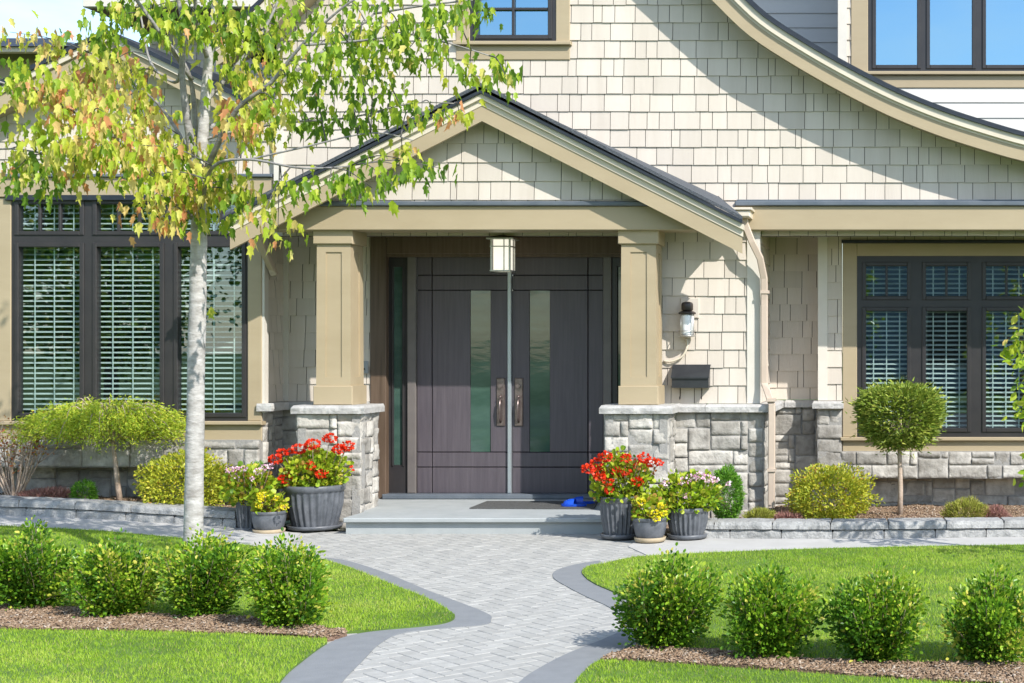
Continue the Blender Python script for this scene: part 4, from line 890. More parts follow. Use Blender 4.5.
# doormat and blue clogs
def fl(px, py): Y = F*(EYE-.15)/(py-VY); return ((px-VX)*Y/F, Y)
a, b, c2, d2 = fl(469.5,509), fl(594,509.5), fl(598,502.3), fl(487,502)
mb = MB(); mb.prism_z([a,b,c2,d2], 0.151, 0.162); o = mb.build('doormat', 'mat'); tag(o, 'dark grey rectangular doormat in front of the dark double doors', 'doormat')
def clog(px, py, rot):
    x, y = fl(px, py); mb = MB(); L = .25; prof = []
    def T(u, v, z): ca, sa = math.cos(rot), math.sin(rot); return (x+u*ca-v*sa, y+u*sa+v*ca, .153+z+(.011))
    n = 14; rows = []
    for i in range(n+1):
        u = -L/2+L*i/n; f = i/n; w = .047*math.sqrt(max(.02, 1-(2*f-1)**4))*(0.85+.25*f)
        rows.append([T(u, w*math.cos(a), .02 + (.0) ) for a in ()]+[T(u,-w,0),T(u,-w*1.03,.022),T(u,w*1.03,.022),T(u,w,0)])
    ids = [mb.add(r) for r in rows]
    for i in range(n):
        for k in range(4): mb.face((ids[i]+k, ids[i+1]+k, ids[i+1]+(k+1)%4, ids[i]+(k+1)%4), .5, False)
    mb.face([ids[0]+k for k in range(4)]); mb.face([ids[-1]+k for k in (3,2,1,0)])
    o = mb.build('blue_sandal', 'blue')
    up_ = MB(); rr = []
    for i in range(9):
        f = i/8; u = -.01+.12*f; h = .05*math.sqrt(max(0,1-f**2.4))+.008; w = .05*math.sqrt(max(.05,1-f**3))
        rr.append(up_.add([T(u, w*math.cos(a), .015+h*math.sin(a)) for a in np.linspace(0,math.pi,11)]))
    for i in range(8):
        for k in range(10): up_.face((rr[i]+k, rr[i+1]+k, rr[i+1]+k+1, rr[i]+k+1), .5, True)
    up_.build('upper_strap', 'blue', o); return o
tag(clog(574, 507.5, R(176)), 'bright blue rubber sandal with its toe turned left on the step beside the doormat', 'sandal')
tag(clog(582, 505, R(196)), 'bright blue rubber sandal lying behind the other sandal, nearer the flower pots', 'sandal')
# solar light post / red petal left out of scale
# ============================================================ POTS
def pot(name, pxc, pyb, wpx, hpx, label, group='plant pots either side of the porch', flute=24, squat=0.72):
    x, y = gp(pxc, pyb); s = F/y; r = wpx/2/s; h = hpx/s; y += r*.8
    if True: s = F/y; x = (pxc-VX)*y/F; r = wpx/2/s
    t = empty(name, (x, y, 0.004), label, 'flower pot', group)
    mb = MB(); n = 156
    fw = 1 if flute else 0
    mb.lathe([(r*squat,0.03,0),(r*(squat+.04),.05,fw*.6),(r*.86,h*.35,fw),(r*.95,h*.6,fw),(r*.97,h*.82,fw*.7),(r*.95,h*.86,0),(r*1.0,h*.88,0),(r*1.01,h*.97,0),(r*.98,h,0),(r*.90,h,0),(r*.88,h*.93,0)], (x,y,0.0), n, flute, .022)
    mb.build('pot_body', 'pot', t)
    mb = MB(); mb.lathe([(r*squat*.9,0,0),(r*squat*1.22,.012,0),(r*squat*1.3,.045,0),(r*squat*1.24,.048,0),(r*squat*1.15,.025,0)], (x,y,0.006), 48); mb.build('saucer', 'pot' if flute else 'saucer', t)
    mb = MB(); mb.lathe([(r*.87,-.02,0),(r*.86,0,0)], (x,y,h*.93), 32); mb.build('potting_soil', 'mulch', t)
    return x, y, r, h
def shell(N, c, rad, flat=0.0, inner=0.35, bumps=0.18, seed=0):
    d = norm(RNG.normal(size=(N,3))); k = np.array([1+bumps*(noise.noise(Vector(v)*2.3+Vector((seed,0,0)))*1.6+noise.noise(Vector(v)*5+Vector((seed,3,0)))) for v in d])
    r = (1-inner*RNG.random(N)**1.6)*k; P = d*r[:,None]*np.array(rad)+np.array(c)
    if flat: P[:,2] = np.maximum(P[:,2], c[2]-rad[2]*flat)
    return P, d
def posy(label, cx, cy, z, rx, rz, N, m='potleaf', flowers=(), tint=(.5,.28), size=(.028,.055), cat='potted plant', name='flowering_plant', sprig=None):
    t = empty(name, (cx, cy, z-.02), label, cat); N = int(N*1.8)
    P, d = shell(N, (cx,cy,z+rz*.5), (rx,rx*.9,rz), .55, .5, .25, cx*7)
    D = d+RNG.normal(0,.5,(N,3))+np.array([0,0,.25]); leafmesh('foliage', P, D, RNG.uniform(*size,N), RNG.normal(*tint,N), T_PETAL if m == 'potleaf' else T_OVAL, m, t, (cx,cy,z))
    st = MB()
    for k in range(12):
        a = k*math.pi/6; st.tube([(cx+rx*.2*math.cos(a),cy+rx*.2*math.sin(a),z-.04),(cx+rx*.6*math.cos(a),cy+rx*.6*math.sin(a),z+rz*.7)], .004, 5)
    heads = []
    for (fm, nm, items, fs, up_) in flowers:
        for (dx, dz, dy, rr_, npet) in items:
            c0 = np.array([cx+dx, cy+dy, z+dz]); q = norm(RNG.normal(size=(npet,3)))
            q[:,1] -= .25; q = norm(q); C = c0+q*rr_*np.array([1,1,.62])*.75; st.tube([(cx+dx*.5, cy+dy*.5, z+.02), tuple(c0)], .0035, 5)
            leafmesh(nm, C, q+RNG.normal(0,.4,q.shape), RNG.uniform(.7,1.2,len(C))*fs, RNG.random(len(C)), T_PETAL, fm, t, tuple(c0))
    st.build('stem', 'twig', t); return t
def S2(Y, pts, cx, z): # px points -> offsets
    return [(sx(a,Y)-cx, sz(b,Y)-z, random.uniform(-.2,-.1), r*1.08, n) for a, b, r, n in pts]
# left group
x, y, r, h = pot('flower_pot', 315, 532, 57, 46, 'large fluted grey pot standing in front of the left stone pier')
Yp = y-.12
posy('big red geranium with yellow green leaves in the large pot by the left pier', x, y, h, .27, .21, 900, flowers=[('red','flower_head',S2(Yp,[(279,459,.06,80),(283,452,.04,40),(299,449,.062,85),(289,451,.03,20),(315,444,.066,90),(330,438,.06,75),(339,449,.062,80),(347,446,.06,75),(314,466,.055,65),(325,473,.05,55),(288,478,.055,65),(292,474,.03,20),(354,468,.02,10)],x,h),.026,0)])
x, y, r, h = pot('flower_pot', 250, 531, 27, 33, 'narrow grey pot half hidden behind the small round pot on the left', flute=18, squat=.8)
posy('pink flowered trailing plant in the pot nearest the left garden wall', x, y, h, .22, .2, 620, tint=(.55,.3), flowers=[('pink','flower_head',S2(y-.1,[(232,469,.035,26),(240,469,.03,20),(247,468,.03,20),(260,471,.045,34),(266,467,.03,22),(272,466,.03,18),(255,478,.025,12),(238,476,.02,10)],x,h),.02,0)])
x, y, r, h = pot('flower_pot', 269, 534.5, 33, 24, 'small round grey pot in front of the left pots', flute=0)
posy('yellow marigolds in the small pot of the left group', x, y, h, .14, .12, 240, tint=(.6,.28), flowers=[('yellow','flower_head',S2(y-.1,[(261,495,.03,34),(267,494,.032,36),(261,505,.028,30),(289,506,.032,36),(276,498,.02,20),(264,499,.02,20)],x,h),.017,0)])
# right group
x, y, r, h = pot('flower_pot', 620, 541, 41, 44, 'tall fluted grey pot in front of the right stone pier', squat=.74)
Yp = y-.1
posy('tall red geranium in the pot by the right stone pier', x, y, h, .24, .23, 800, flowers=[('red','flower_head',S2(Yp,[(590,468,.05,60),(597,463,.055,70),(607,456,.06,80),(600,472,.055,70),(626,458,.045,55),(646,457,.055,70),(651,462,.05,60),(660,462,.03,30),(637,462,.03,25),(619,472,.06,75),(638,481,.05,60),(611,481,.04,45),(611,489,.03,30),(602,476,.05,50),(628,471,.04,30)],x,h),.025,0),('redleaf','bronze_leaf',S2(Yp,[(640,464,.05,14),(650,470,.05,14)],x,h),.028,0)])
x, y, r, h = pot('flower_pot', 687.5, 541.5, 43, 33, 'wide fluted grey pot at the right end of the right group')
posy('pale pink geranium in the wide pot of the right group', x, y, h, .26, .2, 820, flowers=[('pink','flower_head',S2(y-.1,[(684,481,.045,36),(692,478,.05,44),(700,476,.05,44),(708,478,.05,44),(716,480,.03,22),(688,494,.035,26),(675,485,.035,24),(667,482,.03,20),(728,483,.02,12)],x,h),.02,0)], tint=(.42,.28))
x, y, r, h = pot('flower_pot', 650, 544.5, 34, 26, 'small round grey pot in front of the right pots', flute=0)
posy('yellow marigolds in the small pot of the right group', x, y, h, .145, .13, 250, tint=(.6,.28), flowers=[('yellow','flower_head',S2(y-.1,[(642,502,.034,38),(662,505,.034,38),(656,511,.03,32),(657,518,.03,32),(664,513,.03,30),(650,512,.018,14)],x,h),.018,0)])

# ============================================================ BED PLANTS
def bush(name, label, cat, px, Y, pyb, wpx, hpx, m, N, size, tint=(.5,.25), tmpl=T_OVAL, inner=.35, bumps=.16, flat=.9, stems=8, upd=.3, squash=1.0, group=None, stemmat='twig', zoff=0, wide=1.0):
    x = sx(px,Y); z = bedh(x,Y) if Y > 12.9 else g(x)+.015
    rx = wpx/2*Y/F; rz = hpx/2*Y/F; c = (x,Y,z+rz+zoff)
    t = empty(name, (x,Y,z), label, cat, group)
    P, d = shell(N, c, (rx,rx*squash,rz), flat, inner, bumps, px)
    D = d+RNG.normal(0,.55,(N,3))+np.array([0,0,upd])
    tt = RNG.normal(*tint, N)+.12*np.array([noise.noise(Vector(p)*7) for p in P])*2
    leafmesh('foliage', P, D, RNG.uniform(*size,N), tt, tmpl, m, t, (x,Y,z), wide=wide)
    st = MB()
    for k in range(stems):
        a = RNG.uniform(0,6.28); q = RNG.uniform(.3,.8); q *= .55; st.tube([(x+.02*math.cos(a),Y+.02*math.sin(a),z-.05),(x+rx*q*.4*math.cos(a),Y+rx*q*.4*math.sin(a),z+rz*.6+zoff),(x+rx*q*math.cos(a),Y+rx*squash*q*math.sin(a),z+rz*(.85)+zoff)], [.009,.007,.004], 5)
    st.build('stem', stemmat, t); return t
bush('golden_shrub', 'rounded yellow green shrub standing behind the tree trunk', 'shrub', 186, 14.05, 505, 82, 62, 'gold', 7500, (.022,.04), (.35,.25), inner=.4, bumps=.2)
bush('golden_shrub', 'dense rounded golden shrub beside the topiary tree', 'shrub', 830, 13.95, 516, 80, 56, 'gold', 9000, (.02,.038), (.36,.3), inner=.34, bumps=.24)
bush('dwarf_conifer', 'small bright green conifer seedling left of the lace maple trunk', 'shrub', 84, 14.1, 500, 23, 24, 'bright', 1800, (.02,.035), tmpl=T_NEEDLE, wide=1.6)
bush('heather', 'low reddish heather mound near the left edge of the bed', 'shrub', 48, 14.15, 500, 54, 14, 'heather', 3200, (.025,.05), tmpl=T_NEEDLE, upd=.6)
bush('cone_conifer', 'narrow green conifer rising between the right pots and the stone wall', 'shrub', 727, 13.85, 515, 30, 58, 'bright', 7000, (.02,.038), tmpl=T_NEEDLE, inner=.3, bumps=.1, wide=1.6)
bush('cone_conifer', 'small pointed green conifer behind the left flower pots', 'shrub', 257, 14.0, 500, 26, 56, 'bright', 5000, (.02,.038), tmpl=T_NEEDLE, inner=.35, bumps=.08, wide=1.6)
bush('green_cushion', 'low yellow green cushion plant under the downspout', 'shrub', 760, 13.7, 517, 32, 17, 'yheather', 3500, (.02,.04), (.35,.25), tmpl=T_NEEDLE, upd=.6)
bush('heather', 'low reddish heather between the downspout and the golden shrub', 'shrub', 787, 13.7, 517, 30, 13, 'heather', 2200, (.02,.045), tmpl=T_NEEDLE, upd=.6)
bush('heather', 'mixed yellow and red heather right of the topiary tree', 'shrub', 966, 13.75, 517, 42, 25, 'yheather', 4500, (.025,.05), tmpl=T_NEEDLE, upd=.6)
bush('heather', 'reddish heather clump at the right end of the bed', 'shrub', 992, 13.8, 517, 32, 19, 'heather', 3000, (.025,.05), (.6,.25), tmpl=T_NEEDLE, upd=.6)
# topiary ball on a stem
Y = 14.1; x = sx(900,Y); z = bedh(x,Y)
t = empty('topiary_tree', (x,Y,z), 'clipped conifer standard with a flat topped ball on a bare stem', 'tree')
st = MB(); st.tube([(x,Y,z-.05),(x+.005,Y,z+.25),(x-.004,Y,z+.6),(x,Y,z+.95)], [.03,.024,.022,.016], 10, lump=.2)
for k in range(26):
    a = RNG.uniform(0,6.28); e = RNG.uniform(-.35,.9); st.tube([(x,Y,z+.72),(x+.2*math.cos(a),Y+.2*math.sin(a),z+.8+.12*e),(x+.2*math.cos(a),Y+.19*math.sin(a),z+.86+.1*e)], [.01,.007,.003], 5)
st.build('trunk', 'pinktwig', t)
N = 17000; d = norm(RNG.normal(size=(N,3))); th = np.where(d[:,2] > 0, 1.0, 1.0)
cz = sz(413,Y); rr = (1-.3*RNG.random(N)**1.5)*np.array([1+.09*noise.noise(Vector(v)*4)+.16*noise.noise(Vector((v[0]*6,v[1]*6,v[2]*13))) for v in d])
def boxy(d, p=2.9): return 1/np.power((np.abs(d)**p).sum(1), 1/p)
P = d*(rr*np.where(d[:,2] > 0, boxy(d), boxy(d,2.1)))[:,None]*np.array([.40,.38,.335]); k_ = RNG.random(N) < .05; P[k_] *= RNG.uniform(1.08,1.25,(k_.sum(),1)); P[:,2] *= np.where(P[:,2] < 0, 1.03, .78); P += np.array([x,Y,cz])
D = d*1.0+RNG.normal(0,.45,(N,3)); D[:,2] = D[:,2]*.5+.15
leafmesh('foliage', P, D, RNG.uniform(.028,.06,N), RNG.normal(.5,.3,N), T_NEEDLE, 'conifer', t, (x,Y,z), wide=1.7)
# weeping lace maple
Y = 14.25; x = sx(115,Y); z = bedh(x,Y); t = empty('lace_maple', (x,Y,z), 'weeping lace leaf maple spreading under the left window', 'tree')
st = MB(); top = sz(436,Y); st.tube([(sx(121,Y),Y,z-.05),(sx(119,Y),Y-.02,z+.15),(sx(116,Y),Y,z+.33),(sx(112,Y),Y,top)], [.032,.026,.024,.018], 9, lump=.25)
C = []; D = []
for k in range(330):
    a = RNG.uniform(0,6.28); q = RNG.random()**.55; ex, ey = .82*q*math.cos(a), .6*q*math.sin(a)
    zt_ = sz(404,Y)-.13*q**2+RNG.normal(0,.03); tip = np.array([sx(107,Y)+ex, Y-.05+ey, zt_-.10-.20*RNG.random()**1.5-(.12 if q < .5 else 0)*RNG.random()]); mid = np.array([sx(107,Y)+ex*.8, Y-.05+ey*.8, zt_+.02])
    root_ = np.array([sx(112,Y),Y,top-.05]); pts = spline([tuple(root_), tuple((root_+mid)/2+np.array([0,0,.04])), tuple(mid), tuple(tip)], 4)
    if k < 60: st.tube(pts, list(np.linspace(.008,.002,len(pts))), 5)
    m_n = 75; tt = RNG.uniform(.62,1.05,m_n); Pm = mid+(tip-mid)*((tt-.6)/.45)[:,None]+RNG.normal(0,.04,(m_n,3))*np.array([1.2,1.2,.7]); C.append(Pm)
    dd = RNG.normal(0,.5,(m_n,3)); dd[:,2] -= .2; dd[:,0] += .7*math.cos(a); dd[:,1] += .5*math.sin(a); D.append(dd)
C = np.concatenate(C); D = np.concatenate(D); leafmesh('foliage', C, D, RNG.uniform(.022,.042,len(C)), RNG.normal(.55,.28,len(C)), T_OVAL, 'acer', t, (x,Y,z), wide=.55); st.build('trunk', 'pinktwig', t)
# bare pinkish shrub at the far left
Y = 14.1; x = sx(14,Y); z = bedh(x,Y); t = empty('twiggy_shrub', (x,Y,z), 'nearly bare shrub with pale stems and red leaves at the left edge', 'shrub'); st = MB(); C = []
for k in range(26):
    a = RNG.uniform(-1.15,1.15); l = RNG.uniform(.5,.78); dy = RNG.uniform(-.2,.2); p = [(x+RNG.normal(0,.02),Y,z-.03),(x+math.sin(a)*l*.25,Y+dy*.3,z+l*.35),(x+math.sin(a)*l*.42,Y+dy*.7,z+l*.7),(x+math.sin(a)*l*.55,Y+dy,z+l)]
    st.tube(spline(p,4), list(np.linspace(.011,.003,13)), 5)
    for b in range(3):
        q = np.array(p[2]); e = q+RNG.normal(0,.09,3)+np.array([0,0,.14]); st.tube([tuple(q),tuple(e)], [.005,.002], 4); C += [e+RNG.normal(0,.035,3) for _ in range(6)]
    C += [np.array(p[3])+RNG.normal(0,.04,3) for _ in range(9)]
C = np.array(C); leafmesh('foliage', C, RNG.normal(size=(len(C),3)), RNG.uniform(.02,.04,len(C)), RNG.random(len(C)), T_OVAL, 'redleaf', t, (x,Y,z)); st.build('stem', 'pinktwig', t)
# shrub whose leafy branch reaches in at the right edge
Y = 11.6; x = sx(1098,Y); t = empty('leafy_tree', (x,Y,0), 'green leafy branch reaching in at the right edge of the picture', 'tree')
st = MB(); st.tube([(x,Y,-.05),(x+.02,Y,.8),(x-.01,Y,1.7),(x,Y,2.6)], [.04,.035,.03,.015], 9, lump=.2); C = []
for (pa, pb) in ((1022,318),(1014,340),(1008,352),(1020,372),(1020,400),(1018,412),(1028,290),(1024,470),(1045,320),(1050,380),(1075,300),(1090,350),(1110,400),(1060,440),(1080,250),(1100,280),(1065,200),(1120,330),(1095,450),(1025,478)):
    e = np.array([sx(pa+9,Y),Y+RNG.normal(0,.15),sz(pb,Y)]); st.tube(spline([(x,Y,e[2]-.25),tuple((np.array([x,Y,e[2]-.1])+e)/2),tuple(e)],3), list(np.linspace(.012,.003,7)), 5); nn = 14 if pb > 450 else 26; C.append(e+RNG.normal(0,.07,(nn,3))*np.array([.8,1,1.1]))
C = np.concatenate(C); D = RNG.normal(0,.6,C.shape); D[:,2] -= .5; D[:,0] -= .4
leafmesh('crown', C, D, RNG.uniform(.06,.1,len(C)), RNG.normal(.28,.2,len(C)), T_OVAL, 'maple', t, (x,Y,0), wide=1.2); st.build('trunk', 'twig', t)

# ============================================================ HEDGE SHRUBS
def hedge(px, pyb, wpx, hpx, label, seed):
    X0, Y = gp(px, pyb); Y += .12; x = sx(px,Y); z = g(x)+.01; s = Y/F; h = hpx*s; r = wpx/2*s*.94; sqx, sqy, lean = (lambda q: (q.uniform(.85,1.12), q.uniform(.85,1.1), q.normal(0,.05)))(np.random.default_rng(seed+90)); blob = [(np.random.default_rng(seed*7+k).uniform(0,6.28), np.random.default_rng(seed*7+k).uniform(.75,1.25)) for k in range(7)]; C = []; D = []; TT = []
    t = empty('hedge_shrub', (x,Y,z), label, 'shrub', 'young shrubs planted in two rows along the lawns'); st = MB(); rnd = np.random.default_rng(seed)
    nb = 58
    for k in range(nb):
        a = rnd.uniform(0,6.283); q = rnd.random()**.55; e = rnd.uniform(.45,1.0)
        topz = h*(.60+.46*rnd.random()*(1.1-.75*q)) if e > .55 else h*rnd.uniform(.3,.6)
        rr = r*q*(1.08 if topz < h*.62 else (.92 if topz < h*.85 else .6)); bk = min(blob, key=lambda v: abs(math.sin((a-v[0])/2))); rr *= bk[1]; topz *= (.86+.14*bk[1])
        base = np.array([x,Y,z+.02]); m1 = np.array([x+rr*.85*math.cos(a), Y+rr*.85*math.sin(a), z+topz*.45]); e1 = np.array([x+lean*topz+rr*sqx*math.cos(a), Y+rr*sqy*math.sin(a), z+topz]); m1[:2] = [x+rr*.62*math.cos(a), Y+rr*.62*math.sin(a)]
        pts = np.array(spline([tuple(base),tuple(m1),tuple(e1)],6)); st.tube([tuple(p) for p in pts], list(np.linspace(.0042,.0014,len(pts))), 5)
        n = int(250*(.5+.5*q)); u = rnd.uniform(.12,1.0,n); ii = (u*(len(pts)-1)); i0 = np.minimum(ii.astype(int), len(pts)-2); f = (ii-i0)[:,None]
        P = pts[i0]*(1-f)+pts[i0+1]*f; sp = .044*(1.2-.55*u)[:,None]; off = rnd.normal(size=(n,3))*sp; P = P+off; C.append(P)
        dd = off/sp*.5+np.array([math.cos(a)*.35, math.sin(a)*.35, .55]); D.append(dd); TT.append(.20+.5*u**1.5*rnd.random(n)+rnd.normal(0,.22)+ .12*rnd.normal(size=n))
    C = np.concatenate(C); D = np.concatenate(D); TT = np.concatenate(TT); ok = C[:,2] > z+.01; C, D, TT = C[ok], D[ok], TT[ok]
    TT = np.where(rnd.random(len(TT)) < .02, 1, TT)
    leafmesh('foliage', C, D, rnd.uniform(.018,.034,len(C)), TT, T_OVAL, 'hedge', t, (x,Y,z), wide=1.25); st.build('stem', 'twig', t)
hedge(34, 612, 98, 82, 'bushy green shrub at the left end of the left row', 1)
hedge(121, 620, 84, 76, 'yellow tipped shrub second from the left in the left row', 2)
hedge(203, 621, 86, 84, 'green shrub directly in front of the tree trunk', 3)
hedge(291, 631, 88, 92, 'round green shrub at the right end of the left row by the path', 4)
hedge(662, 652, 90, 90, 'round green shrub at the left end of the right row by the path', 5)
hedge(768, 661, 98, 86, 'second shrub from the path in the right row', 6)
hedge(879, 667, 94, 90, 'two peaked shrub third from the path in the right row', 7)
hedge(992, 668, 90, 88, 'dark green shrub at the right end of the right row', 8)

# ============================================================ STREET TREE
TY = 10.84; tx = sx(194,TY)
t = empty('maple_tree', (tx,TY,g(tx)), 'slender pale trunked maple with green and orange leaves in front of the house', 'tree')
st = MB(); W = lambda px, py, dy=0.0: (sx(px,TY), TY+dy, sz(py,TY))
trunk = spline([(tx,TY,g(tx)-.05), W(193.5,560), W(194,500), W(195,440), W(196,380), W(197.5,310), W(198.5,255), W(199,225), W(199,205), W(202,150), W(204,122), W(207,80), W(210,40), W(216,0), W(222,-60), W(226,-150)], 3)
ra = np.interp(np.linspace(0,1,len(trunk)), [0,.06,.3,.5,.58,.75,.85,1], [.088,.069,.06,.055,.044,.033,.025,.008]); st.tube(trunk, list(ra), 14, lump=.10)
branches = [
 ([W(199,208),W(195,150,-.05),W(192,110,-.1),W(192,75,-.15),W(196,30,-.2),W(190,-30,-.3),W(186,-110,-.3)], .036),
 ([W(197,214),W(189,170,.1),W(185,110,.15),W(181,68,.1),W(163,34,0),W(152,-5,-.1),W(140,-70,-.2)], .026),
 ([W(197,222),W(180,195,-.2),W(150,150,-.4),W(110,120,-.6),W(60,100,-.7),W(10,80,-.8)], .022),
 ([W(197,200),W(170,150,.3),W(130,100,.5),W(90,70,.7),W(50,40,.8)], .02),
 ([W(198,232),W(215,205,-.2),W(245,175,-.5),W(285,170,-.6),W(340,180,-.7),W(385,178,-.7)], .018),
 ([W(200,190),W(225,160,-.2),W(262,118,-.4),W(300,95,-.5),W(335,62,-.6),W(385,25,-.7),W(440,-5,-.7)], .024),
 ([W(203,130),W(222,112,.2),W(255,75,.4),W(300,35,.5),W(345,-5,.6),W(380,-60,.6)], .022),
 ([W(203,140),W(240,130,.0),W(300,124,-.1),W(360,122,-.2),W(420,108,-.2),W(462,108,-.2)], .012),
 ([W(206,100),W(225,60,.2),W(245,10,.4),W(265,-60,.5),W(285,-140,.5)], .02),
 ([W(208,60),W(215,20,-.3),W(240,-40,-.6),W(270,-110,-.8)], .018),
 ([W(181,68),W(168,80,.1),W(130,55,.3),W(112,0,.4),W(90,-60,.5)], .014),
 ([W(192,80),W(170,20,-.4),W(130,-40,-.6),W(90,-90,-.7)], .016),
 ([W(335,62,-.6),W(390,58,-.6),W(440,52,-.6),W(480,62,-.6),W(512,72,-.6)], .010),
 ([W(345,-5,.6),W(400,-10,.5),W(450,-12,.4),W(490,-15,.4)], .010),
 ([W(285,170,-.6),W(330,160,-.6),W(400,145,-.6),W(440,152,-.6)], .008),
 ([W(150,150,-.4),W(110,165,-.5),W(60,160,-.6),W(10,165,-.6)], .010),
]
BP = [np.array(trunk)[18:]]; BS = []
for pts, r0 in branches:
    sp = spline(pts, 5); st.tube(sp, list(np.linspace(r0, .004, len(sp))), 8, lump=.12, t=.12); BP.append(np.array(sp))
ALL = np.concatenate(BP)
cl = [(10,32,.5),(8,70,.35),(22,92,.7),(45,72,.7),(62,42,.75),(60,85,.7),(85,62,.6),(75,108,.75),(98,85,.75),(112,62,.6),(130,72,.7),(95,125,.75),(120,108,.72),(142,98,.6),(150,130,.7),(125,145,.66),(100,150,.66),(72,140,.7),(50,155,.5),(28,160,.5),(14,172,.45),(42,180,.35),(75,172,.6),(110,168,.62),(140,163,.66),(165,152,.62),(180,172,.58),(150,205,.8),(160,218,.9),(172,190,.6),(205,168,.6),(215,192,.7),(228,160,.6),(236,188,.7),(255,120,.85),(240,95,.8),(262,85,.8),(235,68,.55),(266,60,.5),(282,95,.65),(272,40,.4),
 (300,30,.35),(322,50,.35),(345,25,.3),(365,50,.35),(340,75,.4),(310,85,.45),(385,30,.32),(400,45,.35),(390,10,.3),(420,15,.35),(432,30,.3),(452,10,.3),(472,12,.3),(486,8,.3),(350,0,.3),(300,5,.35),(270,10,.4),(240,15,.4),(215,8,.35),(190,20,.35),(170,35,.35),(155,10,.3),(120,8,.25),(106,30,.2),(104,42,.15),(225,38,.35),(250,35,.4),(348,118,.2),(330,128,.2),(370,122,.25),(395,112,.25),(415,110,.25),(440,112,.3),(466,116,.65),(306,120,.25),(270,125,.25),(285,110,.4),
 (250,205,.3),(262,218,.6),(278,232,.5),(288,195,.3),(310,185,.3),(335,185,.3),(355,182,.3),(378,188,.3),(388,176,.3),(412,160,.35),(425,172,.35),(445,168,.3),(408,150,.6),(432,58,.3),(455,66,.3),(476,70,.3),(500,74,.3),(512,78,.3),(380,70,.35),(320,95,.35),(355,88,.3),(388,82,.25),(365,65,.3),
 (100,100,.7),(60,120,.6),(85,150,.65),(115,85,.7),(140,145,.7),(160,110,.6),(35,130,.6),(290,60,.4),(310,70,.4),(335,35,.35),(370,20,.3),(410,55,.3),(260,140,.6),(245,130,.7),(225,125,.5),(205,215,.5),(190,150,.45),(90,95,.75),(118,130,.7),(130,120,.7),(104,112,.8),(146,178,.65),(196,182,.6),(240,108,.8),(250,75,.6),(278,75,.5),(232,32,.4),(205,30,.3),(320,15,.3),(360,35,.3),(80,80,.7),(50,95,.7),(155,150,.7),(128,165,.6),(185,188,.6),(222,178,.6),(262,100,.8),(298,48,.35),(345,52,.35),(400,22,.3),(436,10,.3)]
C = []; D = []; TT = []; tw = MB()
def cluster(c, tint, n, spread):
    d2 = ((ALL-c)**2).sum(1)+np.where(ALL[:,2] > c[2]+.15, .4, 0); b = ALL[int(np.argmin(d2))]; m = (b+c)/2+np.array([0,0,.05]); pts = spline([tuple(b),tuple(m),tuple(c)],4)
    st.tube(pts, list(np.linspace(.006,.002,len(pts))), 5, t=-.35)
    k = RNG.random(n)[:,None]; P = c+RNG.normal(0,1,(n,3))*np.array([spread*1.15,spread*1.3,spread*.72]); hang = RNG.random(n) < .25; P[hang] = (np.array(pts[2])*k[hang]+c*(1-k[hang]))+RNG.normal(0,.05,(hang.sum(),3))
    C.append(P); dd = RNG.normal(0,.26,(n,3)); dd[:,2] -= 1.0; D.append(dd); TT.append(tint-.1+RNG.normal(0,.1)+RNG.normal(0,.24,n))
for i, (a, b, ti) in enumerate(cl):
    nb = min(range(len(BP)), key=lambda q: np.min((BP[q][:,0]-sx(a,TY))**2+(BP[q][:,2]-sz(b,TY))**2)); q = BP[nb]; kk = int(np.argmin((q[:,0]-sx(a,TY))**2+(q[:,2]-sz(b,TY))**2))
    Yc = q[kk][1]+RNG.normal(0,.22); cluster(np.array([sx(a-(6 if a > 280 else 0),Yc), Yc, sz(b,Yc)]), ti+(.04 if a < 260 else 0), 40 if a < 260 else 21, .088 if a < 300 else .07)
for i in range(20):                                     # the part of the crown above the picture and behind it
    a = RNG.uniform(0,6.28); q = RNG.random()**.5; h = RNG.uniform(4.4,5.45); w_ = 1.75*math.sqrt(max(0,1-((h-4.6)/2.1)**2)); c = np.array([sx(215,TY)+w_*q*math.cos(a), TY+w_*.7*q*math.sin(a), h])
    if h < 4.35 and a > 3.3: continue
    cluster(c, .32+.3*(math.cos(a) < -.3), 34, .13)
C = np.concatenate(C); D = np.concatenate(D); TT = np.clip(np.concatenate(TT), 0, 1); up_ = np.tile([0,-1.0,.3],(len(C),1))
leafmesh('crown', C, D, RNG.uniform(.07,.122,len(C)), TT, T_MAPLE, 'maple', t, (tx,TY,0), up=up_*.45+RNG.normal(0,.5,up_.shape), wide=.47)
tk = st.build('trunk', 'bark', t)
leafmesh('sprout_leaf', [W(210,310,-.02),W(211,309,-.03)], [(.5,0,-1),(.9,-.2,-.6)], [.09,.07], np.array([.35,.6]), T_MAPLE, 'maple', tk, W(210,310))

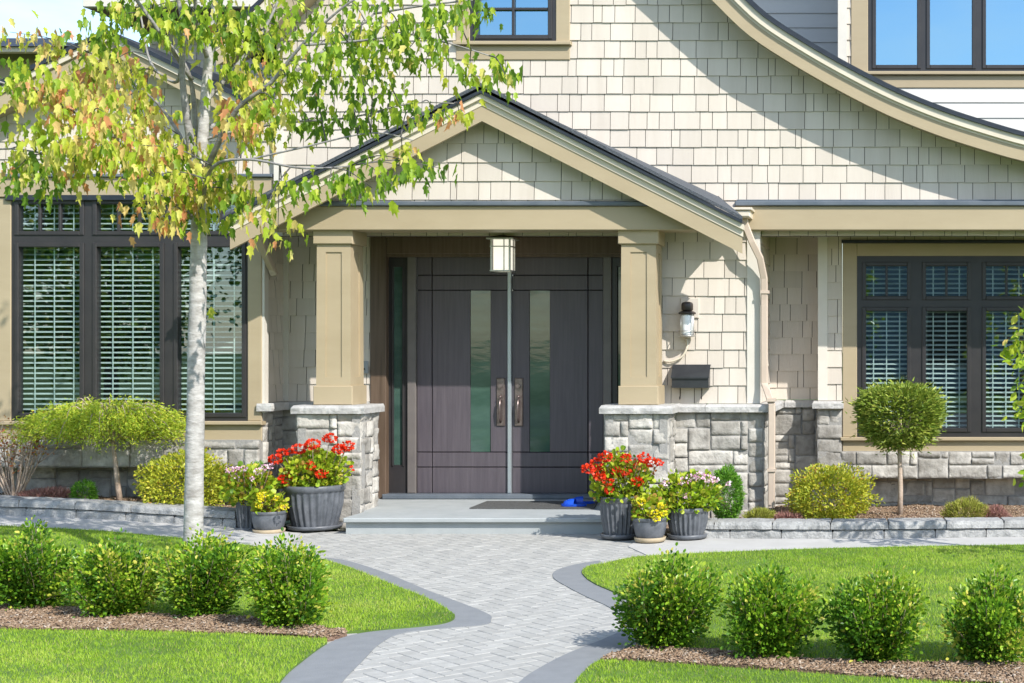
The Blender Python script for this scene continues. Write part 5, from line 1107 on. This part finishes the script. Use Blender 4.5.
# ============================================================ ACROSS THE STREET (seen only mirrored in the windows)
def far_tree(x, y, h, w, label, seed):
    rnd = np.random.default_rng(seed); t = empty('street_tree', (x,y,0), label, 'tree', 'trees across the street'); st = MB(); C = []
    st.tube([(x,y,-.1),(x+.1,y,h*.4),(x,y,h*.85)], [.22,.17,.05], 10, lump=.15)
    for k in range(120):
        a = rnd.uniform(0,6.28); q = rnd.random()**.5; hh = rnd.uniform(.22,1); ww = w*math.sin(math.pi*min(1,(hh-.12)/.95))**.6; e = np.array([x+ww*q*math.cos(a), y+ww*q*math.sin(a), h*hh])
        if k < 30: st.tube([(x,y,h*hh*.7),tuple(e)], [.06,.015], 5)
        C.append(e+rnd.normal(0,.45,(75,3)))
    C = np.concatenate(C); leafmesh('crown', C, RNG.normal(size=C.shape), rnd.uniform(.14,.24,len(C)), rnd.normal(.5,.25,len(C)), T_OVAL, 'hedge', t, (x,y,0), wide=1.6); st.build('trunk', 'twig', t)
for i, (x_, y_, h_, w_, lb) in enumerate([(-31,-16,8,3.4,'broad green tree across the street facing the left window'),(-24,-15,7,3,'low green tree across the street facing the left window'),(-38,-18,9,3.6,'tall green tree farthest left across the street'),(-19,-19,7.5,2.6,'slim green tree across the street facing the front doors'),(-4,-22,5.2,2.6,'small green tree across the street facing the right window'),(8,-20,7,3.0,'green tree across the street at its right end')]):
    far_tree(x_, y_, h_, w_, lb, i+50)

nh = empty('reflection_house', (6,-32,0), 'made-up blue grey gabled house with white trim, added for the window reflections', 'house')  # invented house, added to give the right window a blue and white reflection
k = MB(); k.prism_y([(-8,0),(20,0),(20,4.6),(13,8.2),(6,8.6),(-1,8.2),(-8,4.6)], -40, -32); k.build('wall', mat('blue_grey_siding', (0.20,0.29,0.38), (0.26,0.35,0.44), scale=2), nh)
k = MB(); ribbon(k, [(-9,4.2),(6,9.4),(21,4.2)], 0, .3, -32.5, -31.9); k.build('rake_board', 'corner', nh)
k = MB(); ribbon(k, [(-9,4.5),(6,9.7),(21,4.5)], .02, .2, -40, -32.4); k.build('roof', 'roof', nh)
for a in (-5, 1.2, 8, 14): k = MB(); k.box(a-.15, a+2.5, -31.95, -31.9, .9, 3.6); o = k.build('window_trim', 'corner', nh); k = MB(); k.box(a, a+2.35, -31.899, -31.88, 1.05, 3.45); k.build('window_pane', 'frame', o)
